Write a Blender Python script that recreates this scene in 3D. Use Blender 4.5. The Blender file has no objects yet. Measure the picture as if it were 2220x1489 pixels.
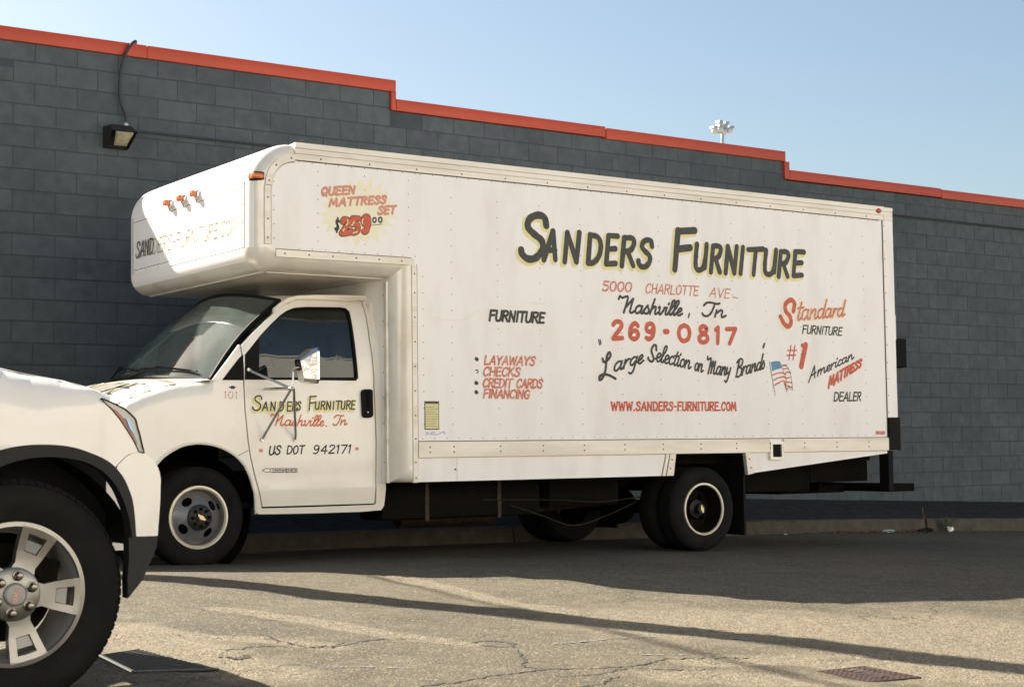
import bpy, bmesh, math, random
import numpy as np
from mathutils import Vector, Matrix
R_ = random.Random(7)
C = bpy.context.scene.collection
scn = bpy.context.scene

# ------------------------------------------------------------------ camera (eye height about 0.85 m over the street)
CAM = np.array([[0.8222, -0.5691, -0.0122], [0.0274, 0.0600, -0.9978], [0.5686, 0.8201, 0.0649]])
V1 = np.array([6126., 911.]); V2 = np.array([-1300., 1000.]); CC = np.array([1110., 744.5])
FPX = float(np.sqrt(-((V1-CC) @ (V2-CC))))
_X = np.array([*(V1-CC), FPX]); _X /= np.linalg.norm(_X)
_Y = np.array([*(V2-CC), FPX]); _Y /= np.linalg.norm(_Y)
_Z = np.cross(_X, _Y)
if _Z[1] > 0: _Z = -_Z
CAM = np.stack([_X, _Y, _Z], 1)
cam = bpy.data.cameras.new('camera'); camo = bpy.data.objects.new('camera', cam); C.objects.link(camo)
cam.sensor_fit = 'HORIZONTAL'; cam.sensor_width = 36.0; cam.lens = FPX/2220*36
cam.clip_start = 0.1; cam.clip_end = 3000
cam.dof.use_dof = True; cam.dof.focus_distance = 13.2; cam.dof.aperture_fstop = 13
m = Matrix.Identity(4)
for i in range(3):
    m[i][0] = CAM[0][i]; m[i][1] = -CAM[1][i]; m[i][2] = -CAM[2][i]
camo.matrix_world = m
scn.camera = camo

# ------------------------------------------------------------------ daylight
SUN = Vector((-0.454, 1.0, 0.855)).normalized()          # direction towards the sun
SUN_E = math.asin(SUN.z)
w = bpy.data.worlds.new('World'); scn.world = w; w.use_nodes = True
nt = w.node_tree; nt.nodes.clear()
sky = nt.nodes.new('ShaderNodeTexSky'); sky.sky_type = 'NISHITA'; sky.sun_disc = False
sky.sun_elevation = SUN_E; sky.sun_rotation = math.atan2(SUN.x, SUN.y)
sky.altitude = 150; sky.air_density = 1.0; sky.dust_density = 2.2; sky.ozone_density = 1.0
bg = nt.nodes.new('ShaderNodeBackground'); bg.inputs[1].default_value = 0.05
wo = nt.nodes.new('ShaderNodeOutputWorld')
tintn = nt.nodes.new('ShaderNodeMix'); tintn.data_type = 'RGBA'; tintn.blend_type = 'MULTIPLY'; tintn.inputs[0].default_value = 1; tintn.inputs[7].default_value = (.985, .985, .92, 1)
nt.links.new(sky.outputs[0], tintn.inputs[6]); nt.links.new(tintn.outputs[2], bg.inputs[0]); nt.links.new(bg.outputs[0], wo.inputs[0])
sl = bpy.data.lights.new('sun', 'SUN'); sl.energy = 5.0; sl.angle = math.radians(0.53); sl.color = (1.0, 0.90, 0.765)
so = bpy.data.objects.new('sun', sl); C.objects.link(so)
so.rotation_euler = SUN.to_track_quat('Z', 'Y').to_euler()
scn.view_settings.view_transform = 'Standard'; scn.view_settings.look = 'None'
scn.view_settings.exposure = 1.80; scn.view_settings.gamma = 1.0
scn.view_settings.use_curve_mapping = False
scn.cycles.max_bounces = 10; scn.cycles.diffuse_bounces = 5; scn.cycles.transparent_max_bounces = 10

# ------------------------------------------------------------------ survey: photo point -> point on a real plane
def ray(u, v):
    return CAM.T @ np.array([u-CC[0], v-CC[1], FPX])
def onY(u, v, y):
    d = ray(u, v); return d*(y/d[1])
def onX(u, v, x):
    d = ray(u, v); return d*(x/d[0])
def proj(p):
    q = CAM @ np.array(p); return CC[0]+FPX*q[0]/q[2], CC[1]+FPX*q[1]/q[2], q[2]

# ------------------------------------------------------------------ materials
def mat(name, col, rough=.6, metal=0., spec=.5, coat=0., var=0., vscale=3., bump=0., bscale=40., dirt=None, dscale=2.5, damt=.5, stretch=(1,1,1), dtl=6):
    M = bpy.data.materials.new(name); M.use_nodes = True
    n = M.node_tree; b = n.nodes['Principled BSDF']; L = n.links.new
    b.inputs['Roughness'].default_value = rough; b.inputs['Metallic'].default_value = metal
    b.inputs['Specular IOR Level'].default_value = spec; b.inputs['Coat Weight'].default_value = coat
    b.inputs['Coat Roughness'].default_value = .08
    tc = n.nodes.new('ShaderNodeTexCoord')
    mp = n.nodes.new('ShaderNodeMapping'); mp.inputs['Scale'].default_value = stretch
    geo = n.nodes.new('ShaderNodeNewGeometry'); L(geo.outputs['Position'], mp.inputs[0])
    src = None
    rgb = n.nodes.new('ShaderNodeRGB'); rgb.outputs[0].default_value = (*col, 1); src = rgb.outputs[0]
    if var:
        no = n.nodes.new('ShaderNodeTexNoise'); no.inputs['Scale'].default_value = vscale; no.inputs['Detail'].default_value = dtl
        L(mp.outputs[0], no.inputs[0])
        mr = n.nodes.new('ShaderNodeMapRange'); mr.inputs[1].default_value = .25; mr.inputs[2].default_value = .75
        mr.inputs[3].default_value = 1-var; mr.inputs[4].default_value = 1+var
        L(no.outputs[0], mr.inputs[0])
        mx = n.nodes.new('ShaderNodeMix'); mx.data_type = 'RGBA'; mx.blend_type = 'MULTIPLY'; mx.inputs[0].default_value = 1
        L(src, mx.inputs[6]); L(mr.outputs[0], mx.inputs[7]); src = mx.outputs[2]
    if dirt:
        no = n.nodes.new('ShaderNodeTexNoise'); no.inputs['Scale'].default_value = dscale; no.inputs['Detail'].default_value = 8; no.inputs['Roughness'].default_value = .65
        L(mp.outputs[0], no.inputs[0])
        mr = n.nodes.new('ShaderNodeMapRange'); mr.inputs[1].default_value = .48; mr.inputs[2].default_value = .72
        mr.inputs[3].default_value = 0; mr.inputs[4].default_value = damt
        L(no.outputs[0], mr.inputs[0])
        mx = n.nodes.new('ShaderNodeMix'); mx.data_type = 'RGBA'
        L(mr.outputs[0], mx.inputs[0]); L(src, mx.inputs[6]); mx.inputs[7].default_value = (*dirt, 1); src = mx.outputs[2]
    L(src, b.inputs['Base Color'])
    if bump:
        no = n.nodes.new('ShaderNodeTexNoise'); no.inputs['Scale'].default_value = bscale; no.inputs['Detail'].default_value = 5
        L(mp.outputs[0], no.inputs[0])
        bp = n.nodes.new('ShaderNodeBump'); bp.inputs['Strength'].default_value = 1; bp.inputs['Distance'].default_value = bump
        L(no.outputs[0], bp.inputs['Height']); L(bp.outputs[0], b.inputs['Normal'])
    return M

M = {}
M['box_white'] = mat('box_white_paint', (.86, .835, .825), .42, var=.03, vscale=1.2, dirt=(.56, .46, .34), dscale=3.2, damt=.27, bump=.004, bscale=2.2, stretch=(1, 1, .3))
M['front_white'] = mat('attic_white_paint', (.82, .80, .78), .4, var=.02, vscale=2)
M['cab_white'] = mat('cab_white_paint', (.84, .80, .72), .28, coat=.5, var=.03, vscale=2, dirt=(.50, .42, .30), dscale=3, damt=.14)
M['rail'] = mat('weathered_aluminium_rail', (.64, .61, .55), .38, metal=.25, var=.08, vscale=5, dirt=(.36, .28, .17), dscale=3.2, damt=.45, stretch=(.35, 1, 2.2))
M['roll'] = mat('painted_corner_roll', (.72, .69, .62), .27, metal=.15, var=.05, vscale=3, dirt=(.42, .32, .19), dscale=2.6, damt=.42, stretch=(1.5, 1, .8))
M['seam'] = mat('dark_seam', (.10, .075, .05), .8)
M['rivet'] = mat('old_rivet', (.20, .165, .12), .5, metal=.3)
M['black'] = mat('black_rubber_trim', (.006, .0065, .0065), .65, spec=.12)
M['tyre'] = mat('tyre_rubber', (.008, .008, .0078), .85, spec=.15, var=.3, vscale=9, dirt=(.02, .018, .014), dscale=6, damt=.5, bump=.0012, bscale=60)
M['rim'] = mat('grey_painted_steel_rim', (.19, .20, .215), .38, metal=.5, var=.15, vscale=14, dirt=(.22, .12, .05), dscale=16, damt=.6)
M['lip'] = mat('cream_rim_lip', (.62, .58, .46), .4, metal=.3, var=.1, vscale=12, dirt=(.25, .15, .07), dscale=12, damt=.5)
M['dark'] = mat('grimy_black_steel', (.007, .0062, .005), .9, spec=.06, var=.3, vscale=6)
M['hub'] = mat('hub_plastic', (.012, .012, .012), .5, spec=.3)
M['gold'] = mat('gold_emblem', (.72, .60, .30), .35, metal=.4)
M['chrome'] = mat('mirror_chrome', (.62, .61, .60), .12, metal=1., bump=.003, bscale=14)
M['steel'] = mat('mirror_arm_steel', (.55, .54, .52), .28, metal=.9, dirt=(.15, .12, .09), dscale=15, damt=.4)
M['amber'] = mat('amber_lens', (.55, .12, .015), .25, coat=.6, bump=.002, bscale=90)
M['red'] = mat('red_lens', (.42, .035, .018), .3, coat=.5)
M['ink'] = mat('black_sign_paint', (.022, .024, .022), .5, var=.3, vscale=25, dirt=(.12, .11, .10), dscale=30, damt=.35)
M['inkred'] = mat('red_sign_paint', (.55, .085, .035), .5, var=.15, vscale=25, dirt=(.62, .20, .12), dscale=30, damt=.6)
M['fadered'] = mat('faded_red_sign_paint', (.58, .15, .075), .5, var=.1, vscale=30, dirt=(.74, .52, .42), dscale=38, damt=.95)
M['palered'] = mat('pale_red_sign_paint', (.62, .27, .20), .5, var=.1, vscale=30, dirt=(.72, .45, .33), dscale=30, damt=.7)
M['orange'] = mat('orange_red_sign_paint', (.62, .12, .03), .5, var=.1, vscale=30, dirt=(.66, .3, .12), dscale=34, damt=.5)
M['halo'] = mat('pale_yellow_sign_paint', (.77, .70, .30), .5, dirt=(.78, .74, .58), dscale=20, damt=.8)
M['burst'] = mat('faded_yellow_burst', (.85, .80, .60), .5, dirt=(.86, .83, .76), dscale=12, damt=.9)
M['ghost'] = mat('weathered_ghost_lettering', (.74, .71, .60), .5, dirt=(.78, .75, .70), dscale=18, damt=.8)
M['blue'] = mat('blue_sign_paint', (.10, .25, .45), .5, var=.2, vscale=60)
M['bluepen'] = mat('blue_marker', (.10, .14, .50), .5)
M['stick'] = mat('yellowed_paper', (.70, .66, .36), .6, var=.08, vscale=40, stretch=(.3, 1, 3))
M['brick'] = mat('slate_grey_block_paint', (.078, .096, .104), .75, spec=.25, var=.2, vscale=9, bump=.009, bscale=30, dirt=(.048, .062, .071), dscale=.9, damt=.8)
M['mortar'] = mat('slate_grey_mortar_paint', (.044, .056, .064), .7, spec=.3, var=.15, vscale=5, bump=.002, bscale=30)
M['coping'] = mat('orange_red_coping', (.42, .046, .014), .5, var=.05, vscale=2)
M['kerb'] = mat('worn_concrete_kerb', (.070, .060, .042), .9, var=.3, vscale=9, dirt=(.05, .045, .03), dscale=6, damt=.8, bump=.008, bscale=30)
M['walk'] = mat('old_sidewalk_asphalt', (.034, .034, .032), .95, spec=.1, var=.3, vscale=7, bump=.006, bscale=60, dirt=(.09, .085, .075), dscale=9, damt=.5)
M['rust'] = mat('rusty_iron', (.035, .018, .012), .7, metal=.3, var=.4, vscale=18, dirt=(.12, .07, .045), dscale=22, damt=.5, bump=.002, bscale=70)
M['grate'] = mat('cast_iron_grate', (.018, .020, .021), .7, metal=.2, var=.3, vscale=18)
M['suv_white'] = mat('suv_white_paint', (.74, .715, .67), .26, coat=.7)
M['suv_black'] = mat('textured_black_plastic', (.014, .015, .015), .6, spec=.3, bump=.0008, bscale=400)
M['alloy'] = mat('machined_alloy', (.27, .262, .245), .36, metal=.85, var=.08, vscale=10)
M['alloy_dk'] = mat('painted_alloy_recess', (.25, .25, .247), .45, metal=.45)
M['nut'] = mat('dark_chrome_nut', (.22, .20, .17), .22, metal=.9)
M['lens'] = mat('clear_lamp_lens', (.30, .30, .285), .12, coat=1)
M['lens_in'] = mat('lamp_inner_red', (.30, .10, .07), .25)
M['lamp_in'] = mat('lamp_bowl_blue', (.22, .34, .5), .2, metal=.5)
M['bronze'] = mat('dark_bronze_housing', (.035, .032, .028), .5, metal=.4)
M['prism'] = mat('yellowed_prismatic_lens', (.40, .36, .24), .3, var=.3, vscale=25, bump=.004, bscale=90)
M['cable'] = mat('black_cable', (.015, .017, .02), .5)
M['wood'] = mat('weathered_pole_wood', (.16, .12, .085), .9, var=.3, vscale=9, stretch=(4, 4, .4))
M['pale'] = mat('sunny_cream_block', (.64, .635, .61), .8, var=.08, vscale=1.3, bump=.004, bscale=25)
M['window_dk'] = mat('dark_window', (.03, .04, .05), .1)
M['galv'] = mat('galvanised_steel', (.5, .52, .54), .5, metal=.5)
M['white_pl'] = mat('white_litter', (.8, .8, .78), .6)
M['leaf'] = mat('weed_green', (.05, .10, .025), .7)
M['drleaf'] = mat('dead_leaf_brown', (.20, .09, .035), .8, var=.4, vscale=20)
M['seat'] = mat('grey_seat_cloth', (.10, .10, .095), .9)
M['dash'] = mat('grey_dash_plastic', (.16, .165, .155), .6)
M['crack'] = mat('crack_shade', (.025, .022, .018), .9)
M['chalk'] = mat('worn_blue_road_paint', (.15, .175, .185), .85, dirt=(.12, .10, .075), dscale=30, damt=1)
M['ground'] = mat('far_ground', (.16, .14, .11), .95, var=.2, vscale=.4)

def glassmat(name, tint, ior, dust=0., dcol=(.3, .35, .3)):
    m_ = bpy.data.materials.new(name); m_.use_nodes = True; n = m_.node_tree; n.nodes.clear(); L = n.links.new
    o = n.nodes.new('ShaderNodeOutputMaterial'); tr = n.nodes.new('ShaderNodeBsdfTransparent'); tr.inputs[0].default_value = (*tint, 1)
    gl = n.nodes.new('ShaderNodeBsdfGlossy'); gl.inputs['Roughness'].default_value = .015
    fr = n.nodes.new('ShaderNodeFresnel'); fr.inputs[0].default_value = ior
    mx = n.nodes.new('ShaderNodeMixShader'); L(fr.outputs[0], mx.inputs[0])
    df = n.nodes.new('ShaderNodeBsdfDiffuse'); df.inputs[0].default_value = (*dcol, 1)
    m2 = n.nodes.new('ShaderNodeMixShader')
    no = n.nodes.new('ShaderNodeTexNoise'); no.inputs['Scale'].default_value = 5; no.inputs['Detail'].default_value = 8
    tc = n.nodes.new('ShaderNodeTexCoord'); L(tc.outputs['Object'], no.inputs[0])
    mr = n.nodes.new('ShaderNodeMapRange'); mr.inputs[1].default_value = .3; mr.inputs[2].default_value = .7; mr.inputs[3].default_value = dust*.6; mr.inputs[4].default_value = dust*1.4
    L(no.outputs[0], mr.inputs[0]); L(mr.outputs[0], m2.inputs[0])
    L(tr.outputs[0], m2.inputs[1]); L(df.outputs[0], m2.inputs[2])
    L(m2.outputs[0], mx.inputs[1]); L(gl.outputs[0], mx.inputs[2]); L(mx.outputs[0], o.inputs[0])
    return m_
M['glass'] = glassmat('side_window_glass', (.16, .21, .20), 1.72, .03)
M['wglass'] = glassmat('windscreen_glass', (.30, .42, .38), 1.62, .15, (.36, .46, .42))

# ------------------------------------------------------------------ builders
def setp(o, label=None, cat=None, group=None, kind=None):
    if label: o['label'] = label
    if cat: o['category'] = cat
    if group: o['group'] = group
    if kind: o['kind'] = kind
    return o
def empty(name, loc=(0, 0, 0), parent=None):
    o = bpy.data.objects.new(name, None); C.objects.link(o); o.location = loc; o.empty_display_size = .2
    if parent:
        o.parent = parent; o.matrix_parent_inverse = world_inv(parent)
    return o
def world_inv(p):
    # every parent here is an unrotated Empty / mesh: its world matrix is the sum of locations
    mw = Matrix.Identity(4); q = p
    chain = []
    while q: chain.append(q); q = q.parent
    mw = Matrix.Identity(4)
    for q in reversed(chain):
        mw = mw @ q.matrix_parent_inverse @ Matrix.Translation(q.location)
    return mw.inverted()
def link(name, me, parent=None):
    o = bpy.data.objects.new(name, me); C.objects.link(o)
    if parent is not None:
        o.parent = parent; o.matrix_parent_inverse = world_inv(parent)
    return o

class MB:
    def __init__(s): s.v = []; s.f = []; s.mi = []
    def add(s, vs, fs, mi=0):
        b = len(s.v); s.v += [tuple(map(float, p)) for p in vs]; s.f += [tuple(b+i for i in f) for f in fs]; s.mi += [mi]*len(fs); return s
    def box(s, x0, x1, y0, y1, z0, z1, mi=0, bev=0):
        if x0 > x1: x0, x1 = x1, x0
        if y0 > y1: y0, y1 = y1, y0
        if z0 > z1: z0, z1 = z1, z0
        if bev:
            bm = bmesh.new(); bmesh.ops.create_cube(bm, size=1)
            for q in bm.verts: q.co = Vector(((x0+x1)/2+q.co.x*(x1-x0), (y0+y1)/2+q.co.y*(y1-y0), (z0+z1)/2+q.co.z*(z1-z0)))
            bmesh.ops.bevel(bm, geom=bm.edges[:], offset=bev, segments=2, affect='EDGES', profile=.5)
            bm.verts.index_update()
            s.add([q.co for q in bm.verts], [[q.index for q in f.verts] for f in bm.faces], mi); bm.free(); return s
        return s.add([(x, y, z) for z in (z0, z1) for y in (y0, y1) for x in (x0, x1)],
                     [(0, 2, 3, 1), (4, 5, 7, 6), (0, 1, 5, 4), (2, 6, 7, 3), (0, 4, 6, 2), (1, 3, 7, 5)], mi)
    def tube(s, pts, r, n=8, mi=0, cap=True):
        pts = [Vector(p) for p in pts]; rings = []; N = len(pts)
        rr = r if isinstance(r, (list, tuple)) else [r]*N
        t = (pts[1]-pts[0]).normalized(); up = Vector((0, 0, 1)) if abs(t.z) < .9 else Vector((1, 0, 0))
        for i, p in enumerate(pts):
            t = (pts[min(i+1, N-1)]-pts[max(i-1, 0)]).normalized()
            a = t.cross(up).normalized(); b = a.cross(t).normalized(); up = b
            rings.append([p+a*rr[i]*math.cos(2*math.pi*k/n)+b*rr[i]*math.sin(2*math.pi*k/n) for k in range(n)])
        vs = [q for rg in rings for q in rg]
        fs = [(i*n+k, i*n+(k+1) % n, (i+1)*n+(k+1) % n, (i+1)*n+k) for i in range(N-1) for k in range(n)]
        if cap: fs += [tuple(range(n))[::-1], tuple((N-1)*n+k for k in range(n))]
        return s.add(vs, fs, mi)
    def lathe(s, cx, cz, prof, n=48, mi=0):     # prof: (radius, y); axis along y
        vs = []; P = len(prof)
        for k in range(n):
            a = 2*math.pi*k/n
            for r, y in prof: vs.append((cx+r*math.cos(a), y, cz+r*math.sin(a)))
        fs = [(k*P+i, k*P+i+1, ((k+1) % n)*P+i+1, ((k+1) % n)*P+i) for k in range(n) for i in range(P-1)]
        return s.add(vs, fs, mi)
    def prism(s, poly, y0, y1, mi=0):           # poly in (x, z), extruded along y
        n = len(poly); vs = [(x, y0, z) for x, z in poly]+[(x, y1, z) for x, z in poly]
        fs = [tuple(range(n)), tuple(range(n, 2*n))[::-1]]+[(i, i+n, (i+1) % n+n, (i+1) % n) for i in range(n)]
        return s.add(vs, fs, mi)
    def ell(s, c, r, nu=12, nv=8, mi=0):
        vs = []; fs = []
        for j in range(nv+1):
            th = math.pi*j/nv
            for i in range(nu):
                ph = 2*math.pi*i/nu
                vs.append((c[0]+r[0]*math.sin(th)*math.cos(ph), c[1]+r[1]*math.sin(th)*math.sin(ph), c[2]+r[2]*math.cos(th)))
        fs = [(j*nu+i, j*nu+(i+1) % nu, (j+1)*nu+(i+1) % nu, (j+1)*nu+i) for j in range(nv) for i in range(nu)]
        return s.add(vs, fs, mi)
    def build(s, name, mats, parent=None, smooth=35, recalc=True):
        me = bpy.data.meshes.new(name); me.from_pydata(s.v, [], s.f)
        if not isinstance(mats, (list, tuple)): mats = [mats]
        for q in mats: me.materials.append(q)
        me.polygons.foreach_set('material_index', s.mi)
        if recalc:
            bm = bmesh.new(); bm.from_mesh(me); bmesh.ops.remove_doubles(bm, verts=bm.verts, dist=1e-6)
            bmesh.ops.recalc_face_normals(bm, faces=bm.faces); bm.to_mesh(me); bm.free()
        if smooth:
            me.polygons.foreach_set('use_smooth', [True]*len(me.polygons)); me.set_sharp_from_angle(angle=math.radians(smooth))
        me.update()
        return link(name, me, parent)

def panel(name, outline, yf, thick, m_, parent, holes=(), step=.08, smooth=30, sgn=1, edge=0.004):
    """sheet cut to an outline in (x, z), bent to y = yf(x, z), with real thickness and a turned-in edge"""
    bm = bmesh.new()
    for loop in [outline]+list(holes):
        vs = [bm.verts.new((x, 0, z)) for x, z in loop]
        for i in range(len(vs)): bm.edges.new((vs[i], vs[(i+1) % len(vs)]))
    bmesh.ops.triangle_fill(bm, use_beauty=True, use_dissolve=False, edges=bm.edges[:], normal=(0, -1, 0))
    xs = [p[0] for p in outline]; zs = [p[1] for p in outline]
    z = math.floor(min(zs)/step)*step
    while z < max(zs):
        bmesh.ops.bisect_plane(bm, geom=bm.verts[:]+bm.edges[:]+bm.faces[:], plane_co=(0, 0, z), plane_no=(0, 0, 1)); z += step
    x = math.floor(min(xs)/step)*step
    while x < max(xs):
        bmesh.ops.bisect_plane(bm, geom=bm.verts[:]+bm.edges[:]+bm.faces[:], plane_co=(x, 0, 0), plane_no=(1, 0, 0)); x += step
    for v in bm.verts: v.co.y = yf(v.co.x, v.co.z)
    for f in bm.faces:
        f.normal_update()
        if f.normal.y*sgn > 0: f.normal_flip()
    bd = [e for e in bm.edges if len(e.link_faces) == 1]
    r = bmesh.ops.extrude_edge_only(bm, edges=bd)
    for v in [g for g in r['geom'] if isinstance(g, bmesh.types.BMVert)]: v.co.y += thick*sgn
    me = bpy.data.meshes.new(name); bm.to_mesh(me); bm.free(); me.materials.append(m_)
    me.polygons.foreach_set('use_smooth', [True]*len(me.polygons)); me.set_sharp_from_angle(angle=math.radians(smooth))
    return link(name, me, parent)

def catmull(P, n=7):
    P = [np.array(p, float) for p in P]
    if len(P) < 3: return P
    Q = [2*P[0]-P[1]]+P+[2*P[-1]-P[-2]]; out = []
    for i in range(1, len(Q)-2):
        for k in range(n):
            t = k/n; a, b, c, d = Q[i-1], Q[i], Q[i+1], Q[i+2]
            out.append(.5*((2*b)+(-a+c)*t+(2*a-5*b+4*c-d)*t*t+(-a+3*b-3*c+d)*t**3))
    out.append(P[-1]); return out

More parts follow.
